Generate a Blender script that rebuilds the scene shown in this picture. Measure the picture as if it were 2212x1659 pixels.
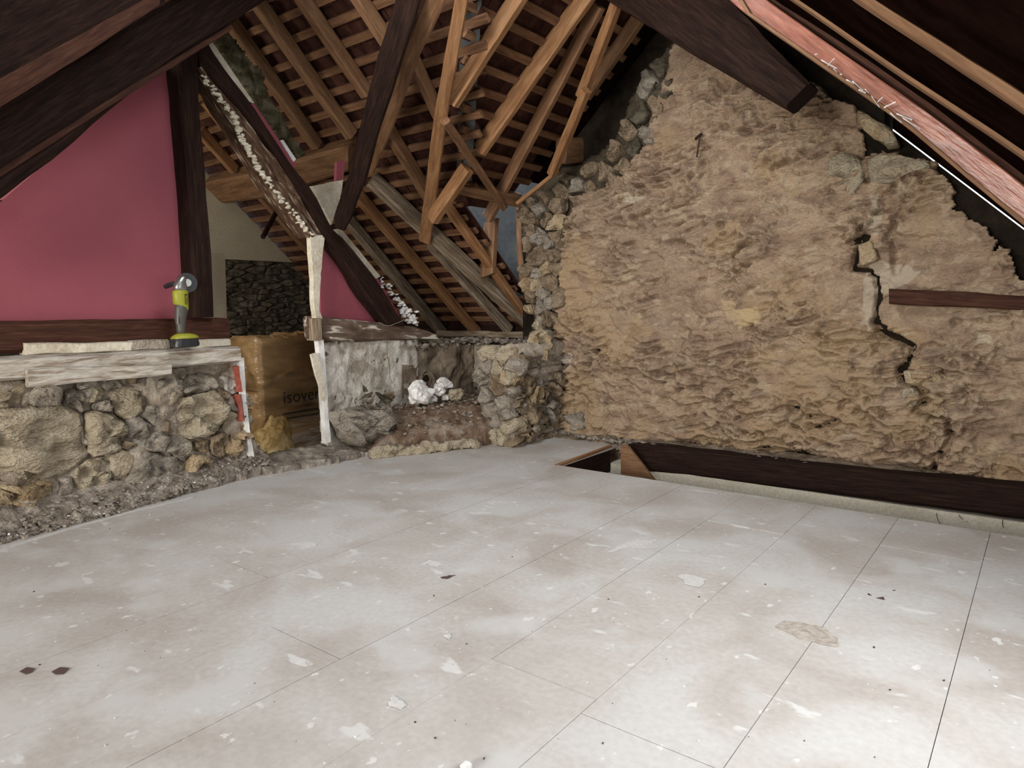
import bpy, bmesh, math, random
import numpy as np
from mathutils import Vector, Matrix

for o in list(bpy.data.objects): bpy.data.objects.remove(o)
S = bpy.context.scene
C = S.collection
rnd = random.Random(7)

# ------------------------------------------------------------------ camera
W_, H_, F_ = 2212, 1659, 1500.0
CX, CY, CH = W_/2, H_/2, 1.10
def _c(px, py): return np.array([px-CX, CY-py, -F_])
_y = _c(2275, 641); _y /= np.linalg.norm(_y)
_z = np.cross(_y, _c(-850, 641+.015*3125)); _z /= np.linalg.norm(_z)
if _z[1] < 0: _z = -_z
_x = np.cross(_y, _z)
RM = np.array([_x, _y, _z])
CAM = np.array([0, 0, CH])
cd = bpy.data.cameras.new('camera'); cam = bpy.data.objects.new('camera', cd); C.objects.link(cam)
cd.sensor_fit = 'HORIZONTAL'; cd.sensor_width = 36; cd.lens = F_/W_*36; cd.clip_start = .02
m4 = Matrix.Identity(4)
for i in range(3):
    for j in range(3): m4[i][j] = RM[i][j]
m4.translation = Vector(CAM); cam.matrix_world = m4
S.camera = cam

# ------------------------------------------------------------------ world, lights, exposure
wd = bpy.data.worlds.new('world'); S.world = wd; wd.use_nodes = True
bg = wd.node_tree.nodes['Background']; bg.inputs[0].default_value = (.86, .92, 1, 1); bg.inputs[1].default_value = 3.0
def area(name, loc, tgt, sx, sy, power, col):
    l = bpy.data.lights.new(name, 'AREA'); l.shape = 'RECTANGLE'; l.size = sx; l.size_y = sy
    l.energy = power; l.color = col
    o = bpy.data.objects.new(name, l); C.objects.link(o); o.location = loc
    o.rotation_euler = (Vector(tgt)-Vector(loc)).to_track_quat('-Z', 'Y').to_euler()
    return o
area('daylight_skylight', (.95, 1.6, 1.75), (-2.9, 2.7, .7), 1.5, 1.3, 33, (1, .96, .90))
area('fill_back', (-1.5, -3.9, 1.45), (-2.4, 3.5, .7), 2.6, 1.7, 290, (1, .95, .88))  # added fill from behind the camera, no window is built there
area('fill_ridge', (-1.95, 2.15, 3.02), (-2.0, 3.0, 0), 1.0, 1.3, 50, (.97, .98, 1))  # added overhead fill to brighten the floor, the ridge has no opening
area('fill_wing', (-5.4, .4, 1.6), (-5.6, 4.5, 1.0), .8, .6, 30, (1, .93, .80))  # added fill for the wing behind the doorway, no window there
S.view_settings.view_transform = 'Standard'; S.view_settings.look = 'None'
S.view_settings.gamma = 1; S.view_settings.use_curve_mapping = False
S.view_settings.exposure = 0.4
S.cycles.max_bounces = 6

# ------------------------------------------------------------------ numpy helpers
def ray(px, py):
    d = RM @ _c(px, py); return d/np.linalg.norm(d)
def at(px, py, pl):
    n, d = pl; r = ray(px, py); n = np.array(n, float)
    return CAM + (d-n@CAM)/(n@r)*r
def X(v): return ((1, 0, 0), v)
def Y(v): return ((0, 1, 0), v)
def Z(v): return ((0, 0, 1), v)
TW, TM, TR = .88, .90, .95
WPL = ((0, TW, 1), .76+TW*5.36)          # wing roof, underside of the rafters
MPL = ((-TM, 0, 1), .76+TM*4.84)         # main roof, left slope
def zW(y): return .76+TW*(5.36-y)
def zM(x): return .76+TM*(x+4.84)
def zR(x): return 1.36-TR*x

def _hash(i, j, k, s):
    h = (i*374761393 + j*668265263 + k*2147483647 + s*1274126177) & 0xffffffff
    h = ((h ^ (h >> 13))*1274126177) & 0xffffffff
    return ((h ^ (h >> 16)) & 0xffff)/65535.0*2-1
def vnoise(p, s=0):
    p = np.asarray(p, float); i = np.floor(p).astype(np.int64); f = p-i; u = f*f*f*(f*(f*6-15)+10)
    r = 0
    for a in (0, 1):
        for b in (0, 1):
            for c in (0, 1):
                w = (u[..., 0] if a else 1-u[..., 0])*(u[..., 1] if b else 1-u[..., 1])*(u[..., 2] if c else 1-u[..., 2])
                r = r + w*_hash(i[..., 0]+a, i[..., 1]+b, i[..., 2]+c, s)
    return r
def fbm(p, o=4, s=0, g=.5):
    p = np.asarray(p, float); r = 0; a = 1
    for k in range(o): r = r + a*vnoise(p*(2.03**k), s+k*17); a *= g
    return r
def ridge(p, o=3, s=0):
    p = np.asarray(p, float); r = 0; a = 1
    for k in range(o): r = r + a*(1-2*np.abs(vnoise(p*(2.1**k), s+k*13))); a *= .5
    return r
def inpoly(x, y, poly):
    x = np.asarray(x); y = np.asarray(y); r = np.zeros(x.shape, bool); n = len(poly)
    for i in range(n):
        x1, y1 = poly[i]; x2, y2 = poly[(i+1) % n]
        if y1 == y2: continue
        c = ((y1 > y) != (y2 > y)) & (x < (x2-x1)*(y-y1)/(y2-y1)+x1); r ^= c
    return r
def distline(x, y, pts):
    d = np.full(np.shape(x), 9.0)
    for (x1, y1), (x2, y2) in zip(pts[:-1], pts[1:]):
        vx, vy = x2-x1, y2-y1; t = np.clip(((x-x1)*vx+(y-y1)*vy)/(vx*vx+vy*vy+1e-9), 0, 1)
        d = np.minimum(d, np.hypot(x-x1-t*vx, y-y1-t*vy))
    return d

# ------------------------------------------------------------------ materials
def mat(name, cols, scale=4, stretch=(1, 1, 1), bump=.3, rough=.85, space='pos', detail=6, pos=None, fine=60, spec=.3, attr=None, ov=.45, bdist=.01, spots=None, dist=.6):
    m = bpy.data.materials.new(name); m.use_nodes = True; nt = m.node_tree; N = nt.nodes; L = nt.links
    b = N['Principled BSDF']; b.inputs['Roughness'].default_value = rough; b.inputs['Specular IOR Level'].default_value = spec
    if space == 'pos': src = N.new('ShaderNodeNewGeometry').outputs['Position']
    else: src = N.new('ShaderNodeTexCoord').outputs['Object']
    mp = N.new('ShaderNodeMapping'); mp.inputs['Scale'].default_value = stretch; L.new(src, mp.inputs[0])
    if space == 'obj':
        oi = N.new('ShaderNodeObjectInfo'); mu = N.new('ShaderNodeMath'); mu.operation = 'MULTIPLY'; mu.inputs[1].default_value = 37
        L.new(oi.outputs['Random'], mu.inputs[0]); L.new(mu.outputs[0], mp.inputs['Location'])
    nz = N.new('ShaderNodeTexNoise'); nz.inputs['Scale'].default_value = scale; nz.inputs['Detail'].default_value = detail
    nz.inputs['Distortion'].default_value = dist
    L.new(mp.outputs[0], nz.inputs['Vector'])
    cr = N.new('ShaderNodeValToRGB'); L.new(nz.outputs['Fac'], cr.inputs[0])
    e = cr.color_ramp.elements
    ps = pos or [.3+.4*i/(len(cols)-1) for i in range(len(cols))]
    while len(e) < len(cols): e.new(.5)
    for i, c in enumerate(cols): e[i].position = ps[i]; e[i].color = (*c, 1)
    out = cr.outputs[0]
    n2 = N.new('ShaderNodeTexNoise'); n2.inputs['Scale'].default_value = fine; n2.inputs['Detail'].default_value = 5; L.new(mp.outputs[0], n2.inputs['Vector'])
    mx = N.new('ShaderNodeMix'); mx.data_type = 'RGBA'; mx.blend_type = 'OVERLAY'; mx.inputs[0].default_value = ov
    L.new(out, mx.inputs[6]); L.new(n2.outputs['Color'], mx.inputs[7])
    hs = N.new('ShaderNodeRGBToBW'); L.new(n2.outputs['Fac'], hs.inputs[0]); L.new(hs.outputs[0], mx.inputs[7]); out = mx.outputs[2]
    if spots:
        for (sc, thr, wd_, col, st) in spots:
            n3 = N.new('ShaderNodeTexNoise'); n3.inputs['Scale'].default_value = sc; n3.inputs['Detail'].default_value = 5
            mp3 = N.new('ShaderNodeMapping'); mp3.inputs['Scale'].default_value = st; mp3.inputs['Location'].default_value = (sc, 2*sc, 0); L.new(src, mp3.inputs[0]); L.new(mp3.outputs[0], n3.inputs['Vector'])
            r3 = N.new('ShaderNodeMapRange'); r3.inputs[1].default_value = thr; r3.inputs[2].default_value = thr+wd_; L.new(n3.outputs['Fac'], r3.inputs[0])
            m3 = N.new('ShaderNodeMix'); m3.data_type = 'RGBA'; L.new(r3.outputs[0], m3.inputs[0]); L.new(out, m3.inputs[6]); m3.inputs[7].default_value = (*col, 1); out = m3.outputs[2]
    if attr:
        a = N.new('ShaderNodeAttribute'); a.attribute_name = 'tint'
        ma = N.new('ShaderNodeMix'); ma.data_type = 'RGBA'; L.new(a.outputs['Alpha'], ma.inputs[0]); L.new(out, ma.inputs[6]); L.new(a.outputs['Color'], ma.inputs[7]); out = ma.outputs[2]
    L.new(out, b.inputs['Base Color'])
    bp = N.new('ShaderNodeBump'); bp.inputs['Strength'].default_value = bump; bp.inputs['Distance'].default_value = bdist
    ad = N.new('ShaderNodeMath'); ad.operation = 'ADD'; L.new(nz.outputs['Fac'], ad.inputs[0]); L.new(n2.outputs['Fac'], ad.inputs[1]); L.new(ad.outputs[0], bp.inputs['Height'])
    L.new(bp.outputs[0], b.inputs['Normal'])
    return m
def plain(name, col, rough=.5, metal=0, spec=.5):
    m = bpy.data.materials.new(name); m.use_nodes = True; b = m.node_tree.nodes['Principled BSDF']
    b.inputs['Base Color'].default_value = (*col, 1); b.inputs['Roughness'].default_value = rough; b.inputs['Metallic'].default_value = metal
    b.inputs['Specular IOR Level'].default_value = spec; return m
GR = (1.2, 14, 14)
M = {}
M['floor'] = mat('floor_dusty_board', [(.44, .40, .365), (.51, .485, .455), (.56, .55, .53)], 2.2, ov=.2, bump=.08, rough=.55, fine=45, spec=.35, pos=[.35, .5, .62], bdist=.003,
    spots=[(3.0, .56, .12, (.57, .56, .54), (1, 1, 1)), (8, .64, .04, (.64, .635, .615), (.6, 1.3, 1)), (17, .665, .03, (.68, .67, .65), (1.2, .7, 1)), (40, .70, .02, (.70, .69, .67), (1, 1, 1)), (52, .745, .02, (.26, .22, .19), (1, 1, 1))])
M['clay'] = mat('clay_render', [(.22, .150, .105), (.31, .218, .150), (.385, .285, .195), (.28, .20, .15)], 4.5, (1, 1, 1.7), bump=.9, rough=.95, fine=55, attr=1, pos=[.3, .45, .58, .7], bdist=.012, spec=.15, detail=9)
M['mortar'] = mat('rubble_mortar', [(.16, .125, .095), (.33, .28, .225), (.44, .395, .33)], 9, bump=.9, rough=.95, fine=70, spec=.1, bdist=.012)
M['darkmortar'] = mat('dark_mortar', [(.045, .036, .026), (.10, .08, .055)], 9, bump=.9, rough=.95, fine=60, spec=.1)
M['stone_a'] = mat('limestone_cream', [(.25, .20, .14), (.45, .38, .27), (.54, .47, .36)], 7, (1, 1, 2), bump=1, rough=.9, space='obj', fine=50, spec=.15, bdist=.03)
M['stone_b'] = mat('limestone_grey', [(.18, .155, .125), (.34, .295, .24), (.44, .39, .33)], 8, (1, 1, 2), bump=1, rough=.9, space='obj', fine=50, spec=.15, bdist=.03)
M['stone_c'] = mat('limestone_ochre', [(.28, .20, .115), (.42, .32, .20), (.50, .41, .29)], 7, bump=1, rough=.9, space='obj', fine=50, spec=.15, bdist=.03)
M['stone_d'] = mat('stone_brown', [(.13, .095, .06), (.26, .195, .13), (.33, .26, .18)], 8, bump=1, rough=.9, space='obj', fine=50, spec=.15, bdist=.03)
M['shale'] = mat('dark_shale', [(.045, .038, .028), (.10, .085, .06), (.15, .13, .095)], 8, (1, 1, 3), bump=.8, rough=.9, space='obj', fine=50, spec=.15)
M['stone_d2'] = mat('brown_shale', [(.07, .055, .038), (.13, .105, .075)], 8, (1, 1, 3), bump=.8, rough=.9, space='obj', fine=50, spec=.15)
M['dirt'] = mat('brown_rubble_dirt', [(.075, .045, .03), (.17, .115, .08), (.30, .25, .20)], 9, bump=1, rough=.97, fine=60, spec=.1)
M['greydirt'] = mat('grey_rubble_dust', [(.11, .09, .07), (.24, .205, .17), (.38, .34, .29)], 14, bump=1, rough=.97, fine=70, spec=.1)
M['whiteplaster'] = mat('old_white_plaster', [(.27, .235, .19), (.46, .42, .37), (.55, .52, .47)], 7, bump=.7, rough=.9, fine=60, spots=[(14, .64, .04, (.12, .09, .06), (1, 1, 1))], spec=.15, pos=[.36, .47, .6])
M['cream'] = mat('cream_render', [(.33, .28, .20), (.44, .39, .29)], 2, bump=.15, rough=.9, fine=80)
M['creamedge'] = mat('cream_plaster_edge', [(.48, .42, .31), (.68, .63, .52)], 9, bump=.5, rough=.9, fine=50)
M['pink'] = mat('raspberry_paint', [(.25, .060, .080), (.30, .078, .100)], 1.3, bump=.25, rough=.75, fine=220, spec=.3, bdist=.003)
M['chunk'] = mat('white_plaster_chunk', [(.62, .60, .57), (.86, .85, .83)], 9, bump=.5, rough=.9, space='obj')
M['dark'] = mat('dark_stained_wood', [(.0090, .0042, .0030), (.0192, .0084, .0054), (.0330, .0162, .0108)], 5, GR, bump=.5, rough=.8, space='obj', fine=20, spec=.15)
M['darkred'] = mat('reddish_dark_wood', [(.0292, .0104, .0065), (.0553, .0208, .0117), (.0845, .0358, .0208)], 5, GR, bump=.4, rough=.75, space='obj', fine=20, spec=.2)
M['new'] = mat('orange_softwood', [(.1760, .0800, .0320), (.2640, .1320, .0576), (.3440, .1880, .0920)], 3, (1.2, 10, 10), bump=.25, rough=.7, space='obj', fine=14, spec=.3)
M['newb'] = mat('brown_softwood', [(.1200, .0576, .0272), (.1920, .1000, .0496), (.2480, .1400, .0720)], 3, (1.2, 10, 10), bump=.25, rough=.7, space='obj', fine=14, spec=.3)
M['old'] = mat('grey_weathered_wood', [(.10, .065, .042), (.22, .165, .115), (.36, .30, .225)], 4, GR, bump=.9, rough=.9, space='obj', fine=16, spec=.15)
M['scrap'] = mat('scraped_wood_with_plaster', [(.05, .025, .014), (.13, .075, .048), (.42, .36, .27)], 5, (2.0, 9, 9), bump=1, rough=.9, space='obj', fine=16, pos=[.36, .58, .68], spec=.2)
M['ledge'] = mat('limewashed_timber', [(.25, .195, .145), (.42, .37, .31), (.56, .52, .46)], 4, (1.5, 10, 12), bump=.8, rough=.9, space='obj', fine=16, spec=.15, pos=[.34, .46, .6])
M['sillscrap'] = mat('sill_with_flaked_plaster', [(.07, .042, .03), (.12, .08, .058), (.17, .12, .09), (.62, .58, .50)], 3.0, (1.5, 6, 6), bump=.9, rough=.85, space='obj', fine=16, pos=[.3, .45, .57, .63], spec=.2)
M['batten'] = mat('roof_batten_wood', [(.1040, .0496, .0256), (.1840, .0944, .0496), (.2400, .1320, .0720)], 3, (1.2, 10, 10), bump=.25, rough=.8, space='obj', fine=14, spec=.2)
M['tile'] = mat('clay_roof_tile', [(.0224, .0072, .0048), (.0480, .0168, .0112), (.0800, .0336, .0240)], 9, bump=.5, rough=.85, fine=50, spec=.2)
M['zinc'] = mat('dull_zinc', [(.06, .068, .07), (.10, .11, .112)], 4, bump=.1, rough=.6, fine=30, spec=.4)
M['pinkwood'] = mat('pink_brown_rafter', [(.17, .055, .032), (.29, .105, .068), (.38, .16, .11)], 4, (1.2, 8, 8), bump=.3, rough=.30, space='obj', fine=14, spec=.5)
M['moss'] = mat('mossy_daub', [(.02, .018, .01), (.075, .065, .035), (.16, .14, .10)], 12, bump=1, rough=.97, fine=60, spec=.1)
M['brick'] = mat('old_red_brick', [(.28, .06, .04), (.40, .13, .09)], 20, bump=.5, rough=.9, space='obj')
M['bale'] = mat('brown_film_wrap', [(.16, .09, .035), (.33, .20, .085), (.48, .31, .15)], 3.5, (1, .6, 1.6), bump=.6, rough=.33, fine=9, spec=.6, bdist=.03)
M['wool'] = mat('yellow_mineral_wool', [(.28, .16, .05), (.48, .32, .12), (.60, .45, .24)], 7, bump=1, rough=.5, fine=30, bdist=.03)
M['under'] = mat('dark_roof_boarding', [(.006, .003, .002), (.016, .007, .005)], 5, bump=.3, rough=1, fine=30, spec=0)  # near-black: shade under the roof is put into the base colour
M['void'] = mat('shade_black_masonry', [(.010, .008, .006), (.028, .021, .015)], 9, bump=.9, rough=1, fine=60, spec=.05)  # black base colour stands in for shade in the gap under the roof
M['limewash'] = mat('limewashed_pit_wall', [(.52, .47, .37), (.66, .61, .50)], 3, bump=.15, rough=.9)
M['ink2'] = plain('dark_oil_stain', (.10, .065, .055), .5)
M['ink'] = plain('black_print', (.02, .018, .015), .6)
M['yellow'] = plain('yellow_green_plastic', (.30, .30, .025), .45)
M['blackp'] = plain('black_plastic', (.022, .022, .026), .4)
M['greyp'] = plain('dark_grey_rubber', (.075, .072, .06), .45)
M['alu'] = plain('cast_aluminium', (.38, .38, .36), .35, .9)
M['steel'] = plain('rusty_steel', (.05, .03, .02), .6, .5)
M['wire'] = plain('thin_wire', (.35, .31, .27), .5)
M['soot'] = mat('sooty_render', [(.09, .065, .045), (.20, .155, .115), (.30, .245, .18)], 5, bump=.8, rough=.95, fine=60, spec=.1)

# ------------------------------------------------------------------ object helpers
def link(name, me, m=None, parent=None):
    o = bpy.data.objects.new(name, me); C.objects.link(o)
    if m and me is not None and not me.materials: me.materials.append(m)
    if parent: o.parent = parent
    return o
def tag(o, label=None, cat=None, group=None, kind=None):
    if label: o['label'] = label
    if cat: o['category'] = cat
    if group: o['group'] = group
    if kind: o['kind'] = kind
    return o
def mesh(name, v, f, m, parent=None, smooth=False, origin=None):
    v = np.asarray(v, float)
    o0 = v.mean(0) if origin is None else np.array(origin, float)
    po = np.array(parent.matrix_world.translation) if parent else np.zeros(3)
    me = bpy.data.meshes.new(name); me.from_pydata((v-o0).tolist(), [], [list(map(int, q)) for q in f]); me.update()
    if smooth: me.polygons.foreach_set('use_smooth', [True]*len(me.polygons))
    o = link(name, me, m, parent); o.location = Vector(o0-po)
    bpy.context.view_layer.update() if parent is None else None
    return o
def empty(name, loc, **k):
    o = bpy.data.objects.new(name, None); C.objects.link(o); o.location = loc; o.empty_display_size = .05
    bpy.context.view_layer.update(); tag(o, **k); return o
def box_vf(a, b):
    (x0, y0, z0), (x1, y1, z1) = a, b
    v = [(x0, y0, z0), (x1, y0, z0), (x1, y1, z0), (x0, y1, z0), (x0, y0, z1), (x1, y0, z1), (x1, y1, z1), (x0, y1, z1)]
    return v, [(0, 3, 2, 1), (4, 5, 6, 7), (0, 1, 5, 4), (1, 2, 6, 5), (2, 3, 7, 6), (3, 0, 4, 7)]
def box(name, a, b, m, parent=None, **k):
    v, f = box_vf(a, b); o = mesh(name, v, f, m, parent); tag(o, **k); return o

def timber(name, LR, back, m, rough=.004, parent=None, nseg=14, seed=None, cham=.12, **k):
    """LR: list of (left, right) world points of the visible face; back: vector to the hidden face."""
    seed = rnd.randint(0, 9999) if seed is None else seed
    LR = [(np.array(a, float), np.array(b, float)) for a, b in LR]; back = np.array(back, float)
    cen = [(a+b)/2 for a, b in LR]; t = [0]
    for a, b in zip(cen[:-1], cen[1:]): t.append(t[-1]+np.linalg.norm(b-a))
    t = np.array(t)/t[-1]; s = np.linspace(0, 1, nseg+1)
    Ls = np.stack([np.interp(s, t, [a[i] for a, b in LR]) for i in range(3)], 1)
    Rs = np.stack([np.interp(s, t, [b[i] for a, b in LR]) for i in range(3)], 1)
    ax = cen[-1]-cen[0]; Ln = np.linalg.norm(ax); ax /= Ln
    bk = back-ax*(back@ax); bk /= np.linalg.norm(bk); sd = np.cross(bk, ax)
    rings = []
    c = cham
    for i in range(nseg+1):
        l, r = Ls[i], Rs[i]; w = r-l; B = back
        rings.append([l+w*c, l+w*.5, r-w*c, r+B*c, r+B*.5, r+B*(1-c), r+B-w*c, l+B+w*c, l+B*(1-c), l+B*c])
    V = np.array(rings); n = V.shape[1]
    nz = np.stack([fbm(V*np.array([5, 5, 5]), 2, seed+q*31) for q in range(3)], -1)
    V = V+nz*rough*1.0
    V = V.reshape(-1, 3); f = []
    for i in range(nseg):
        for j in range(n): f.append((i*n+j, i*n+(j+1) % n, (i+1)*n+(j+1) % n, (i+1)*n+j))
    f.append(tuple(range(n))[::-1]); f.append(tuple(nseg*n+j for j in range(n)))
    me = bpy.data.meshes.new(name); A = np.stack([ax, sd, bk], 1); o0 = cen[0]
    me.from_pydata(((V-o0)@A).tolist(), [], f); me.update()
    bm = bmesh.new(); bm.from_mesh(me); bmesh.ops.recalc_face_normals(bm, faces=bm.faces); bm.to_mesh(me); bm.free()
    o = link(name, me, m, parent)
    mw = Matrix.Identity(4)
    for i in range(3):
        for j in range(3): mw[i][j] = A[i][j]
    mw.translation = Vector(o0)
    if parent: mw = parent.matrix_world.inverted() @ mw
    o.matrix_local = mw if parent else mw
    tag(o, **k); return o
def tpx(name, pairs, pl, thick, m, **k):
    """timber from pixel edge pairs ((lx,ly),(rx,ry)) standing on plane pl, thickness away from the room"""
    n = np.array(pl[0], float); n /= np.linalg.norm(n)
    LR = [(at(*a, pl), at(*b, pl)) for a, b in pairs]
    if n @ ray(*pairs[0][0]) < 0: n = -n
    return timber(name, LR, n*thick, m, **k)
def stick(name, a, b, w, d, nrm, m, **k):
    """straight timber from point a to b, width w, depth d towards nrm"""
    a = np.array(a, float); b = np.array(b, float); nrm = np.array(nrm, float); nrm /= np.linalg.norm(nrm)
    ax = (b-a)/np.linalg.norm(b-a); nrm = nrm-ax*(nrm@ax); nrm /= np.linalg.norm(nrm); s = np.cross(ax, nrm)*w/2
    return timber(name, [(a-s, a+s), (b-s, b+s)], nrm*d, m, **k)

def roofdist(px, py):
    return max(np.linalg.norm(at(px, py, WPL)-CAM), np.linalg.norm(at(px, py, MPL)-CAM))
def tds(name, pairs, d0, d1, thick, m, **k):
    """timber in space: pixel edge pairs, distance from the lens at its two ends"""
    c = [((a[0]+b[0])/2, (a[1]+b[1])/2) for a, b in pairs]
    A0 = CAM+ray(*c[0])*d0; B0 = CAM+ray(*c[-1])*d1; ax = B0-A0; mid = (A0+B0)/2-CAM; n = np.cross(ax, np.cross(mid, ax)); n /= np.linalg.norm(n)
    return tpx(name, pairs, (tuple(n), float(n@A0)), thick, m, **k)
def slab(name, pts, back, m, parent=None, rag=0, step=.03, **k):
    """flat panel from a world outline, thickness vector back, optionally ragged outline"""
    P = [np.array(p, float) for p in pts]; Q = []
    for a, b in zip(P, P[1:]+P[:1]):
        n = max(1, int(np.linalg.norm(b-a)/step)) if rag else 1
        for i in range(n): Q.append(a+(b-a)*i/n)
    Q = np.array(Q); c = Q.mean(0)
    if rag:
        nz = fbm(Q*18, 3, 5)[:, None]; Q = Q+(Q-c)/np.linalg.norm(Q-c, axis=1)[:, None]*nz*rag
    n = len(Q); V = np.concatenate([Q, Q+np.array(back)]); f = [tuple(range(n)), tuple(range(2*n-1, n-1, -1))]
    for i in range(n): f.append((i, (i+1) % n, n+(i+1) % n, n+i))
    o = mesh(name, V, f, m, parent)
    bm = bmesh.new(); bm.from_mesh(o.data); bmesh.ops.recalc_face_normals(bm, faces=bm.faces); bm.to_mesh(o.data); bm.free()
    tag(o, **k); return o
def spx(name, px, pl, thick, m, **k):
    n = np.array(pl[0], float); n /= np.linalg.norm(n)
    if n @ ray(*px[0]) < 0: n = -n
    return slab(name, [at(*p, pl) for p in px], n*thick, m, **k)

def relief(name, O, U, V, N, poly, step, hfun, m, parent=None, back=.08, tint=None, **k):
    """height field on plane O+uU+vV, clipped to poly (u,v); N points towards the viewer"""
    O, U, V, N = [np.array(q, float) for q in (O, U, V, N)]
    pu = [p[0] for p in poly]; pv = [p[1] for p in poly]
    nu = int((max(pu)-min(pu))/step)+1; nv = int((max(pv)-min(pv))/step)+1
    u = min(pu)+np.arange(nu+1)*step; v = min(pv)+np.arange(nv+1)*step
    uu, vv = np.meshgrid(u, v, indexing='ij')
    P = O+uu[..., None]*U+vv[..., None]*V
    h = hfun(uu, vv, P)
    cu = (uu[:-1, :-1]+step/2); cv = (vv[:-1, :-1]+step/2)
    jig = fbm(np.stack([cu*14, cv*14, cu*0], -1), 3, 3)*.018
    keep = inpoly(cu+jig, cv+jig, poly)
    P = P+h[..., None]*N
    idx = np.arange(uu.size).reshape(uu.shape)
    q = np.stack([idx[:-1, :-1], idx[1:, :-1], idx[1:, 1:], idx[:-1, 1:]], -1)[keep]
    if np.dot(np.cross(U, V), N) < 0: q = q[:, ::-1]
    used, inv = np.unique(q, return_inverse=True); q = inv.reshape(-1, 4)
    Pv = P.reshape(-1, 3)[used]; n = len(Pv)
    # rim
    e = np.concatenate([q[:, [0, 1]], q[:, [1, 2]], q[:, [2, 3]], q[:, [3, 0]]]); key = e[:, 0].astype(np.int64)*n+e[:, 1]; rk = e[:, 1].astype(np.int64)*n+e[:, 0]
    bd = e[~np.isin(key, rk)]
    base = (O+uu[..., None]*U+vv[..., None]*V).reshape(-1, 3)[used]-N*back
    bu, binv = np.unique(bd, return_inverse=True); binv = binv.reshape(-1, 2)
    rim = np.stack([bd[:, 1], bd[:, 0], binv[:, 0]+n, binv[:, 1]+n], -1)
    VV = np.concatenate([Pv, base[bu]]); FF = np.concatenate([q, rim])
    me = bpy.data.meshes.new(name); o0 = VV.mean(0)
    po = np.array(parent.matrix_world.translation) if parent else np.zeros(3)
    me.vertices.add(len(VV)); me.vertices.foreach_set('co', (VV-o0).ravel())
    me.loops.add(FF.size); me.loops.foreach_set('vertex_index', FF.ravel().astype(np.int32))
    me.polygons.add(len(FF)); me.polygons.foreach_set('loop_start', np.arange(0, FF.size, 4, dtype=np.int32)); me.polygons.foreach_set('loop_total', np.full(len(FF), 4, np.int32))
    me.polygons.foreach_set('use_smooth', np.ones(len(FF), bool))
    me.update(calc_edges=True)
    if tint:
        col = tint(uu, vv, P).reshape(-1, 4)[used]; col = np.concatenate([col, col[bu]])
        at_ = me.color_attributes.new('tint', 'FLOAT_COLOR', 'POINT'); at_.data.foreach_set('color', col.ravel())
    o = link(name, me, m, parent); o.location = Vector(o0-po); bpy.context.view_layer.update()
    tag(o, **k); return o

# stones ------------------------------------------------------------
def clip(poly, nx, ny, c):
    out = []
    for i in range(len(poly)):
        a, b = poly[i], poly[(i+1) % len(poly)]
        da, db = nx*a[0]+ny*a[1]-c, nx*b[0]+ny*b[1]-c
        if da <= 0: out.append(a)
        if (da < 0) != (db < 0) and abs(da-db) > 1e-12:
            t = da/(da-db); out.append((a[0]+t*(b[0]-a[0]), a[1]+t*(b[1]-a[1])))
    return out
def stone_mesh(name, poly, O, U, V, N, proud, m, parent, seed, amp=.012, round_=.9):
    P = np.array(poly); c = P.mean(0)
    n = 18; per = []
    L = np.linalg.norm(np.roll(P, -1, 0)-P, axis=1); cum = np.concatenate([[0], np.cumsum(L)])
    for i in range(n):
        s = cum[-1]*i/n; j = min(np.searchsorted(cum, s, 'right')-1, len(P)-1); t = (s-cum[j])/(L[j]+1e-9)
        per.append(P[j]+(P[(j+1) % len(P)]-P[j])*t)
    per = np.array(per); per = per*.9+(np.roll(per, 1, 0)+np.roll(per, -1, 0))*.05
    rings = [(1.0, -.05), (1.0, proud*.5), (.94, proud*.9), (.76, proud*1.0), (.52, proud*1.04), (.26, proud*1.06)]
    V3 = []
    for s, h in rings:
        q = c+(per-c)*s
        V3 += [O+a*U+b*V+N*h for a, b in q]
    V3.append(O+c[0]*U+c[1]*V+N*proud*1.1); V3 = np.array(V3)
    size = math.sqrt(abs(np.sum(P[:, 0]*np.roll(P[:, 1], -1)-P[:, 1]*np.roll(P[:, 0], -1)))/2)
    a = amp*min(1.6, size/.12)
    nz = fbm(V3*9, 2, seed)+.9*ridge(V3*14, 2, seed+4)-.5+.35*fbm(V3*38, 2, seed+6); tilt = ((V3-V3[-1])@U)*math.sin(seed)*.22+((V3-V3[-1])@V)*math.cos(seed*1.7)*.22
    lim = proud*.8
    V3 = V3+N*(np.clip(nz*a*1.6+tilt, -lim, lim)*np.repeat([0, .5, 1, 1, 1, 1, 1], [n, n, n, n, n, n, 1]))[:, None]
    V3 = V3+(U*fbm(V3*12, 2, seed+3)[:, None]+V*fbm(V3*12, 2, seed+9)[:, None])*a*.6
    f = []
    flip = np.dot(np.cross(U, V), N) < 0
    for r in range(len(rings)-1):
        for j in range(n): f.append((r*n+j, r*n+(j+1) % n, (r+1)*n+(j+1) % n, (r+1)*n+j))
    k = (len(rings)-1)*n
    for j in range(n): f.append((k+j, k+(j+1) % n, len(V3)-1))
    area2 = np.sum(P[:, 0]*np.roll(P[:, 1], -1)-P[:, 1]*np.roll(P[:, 0], -1))
    if (area2 < 0) != flip: f = [q[::-1] for q in f]
    o = mesh(name, V3, f, m, parent, smooth=True)
    return o
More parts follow.
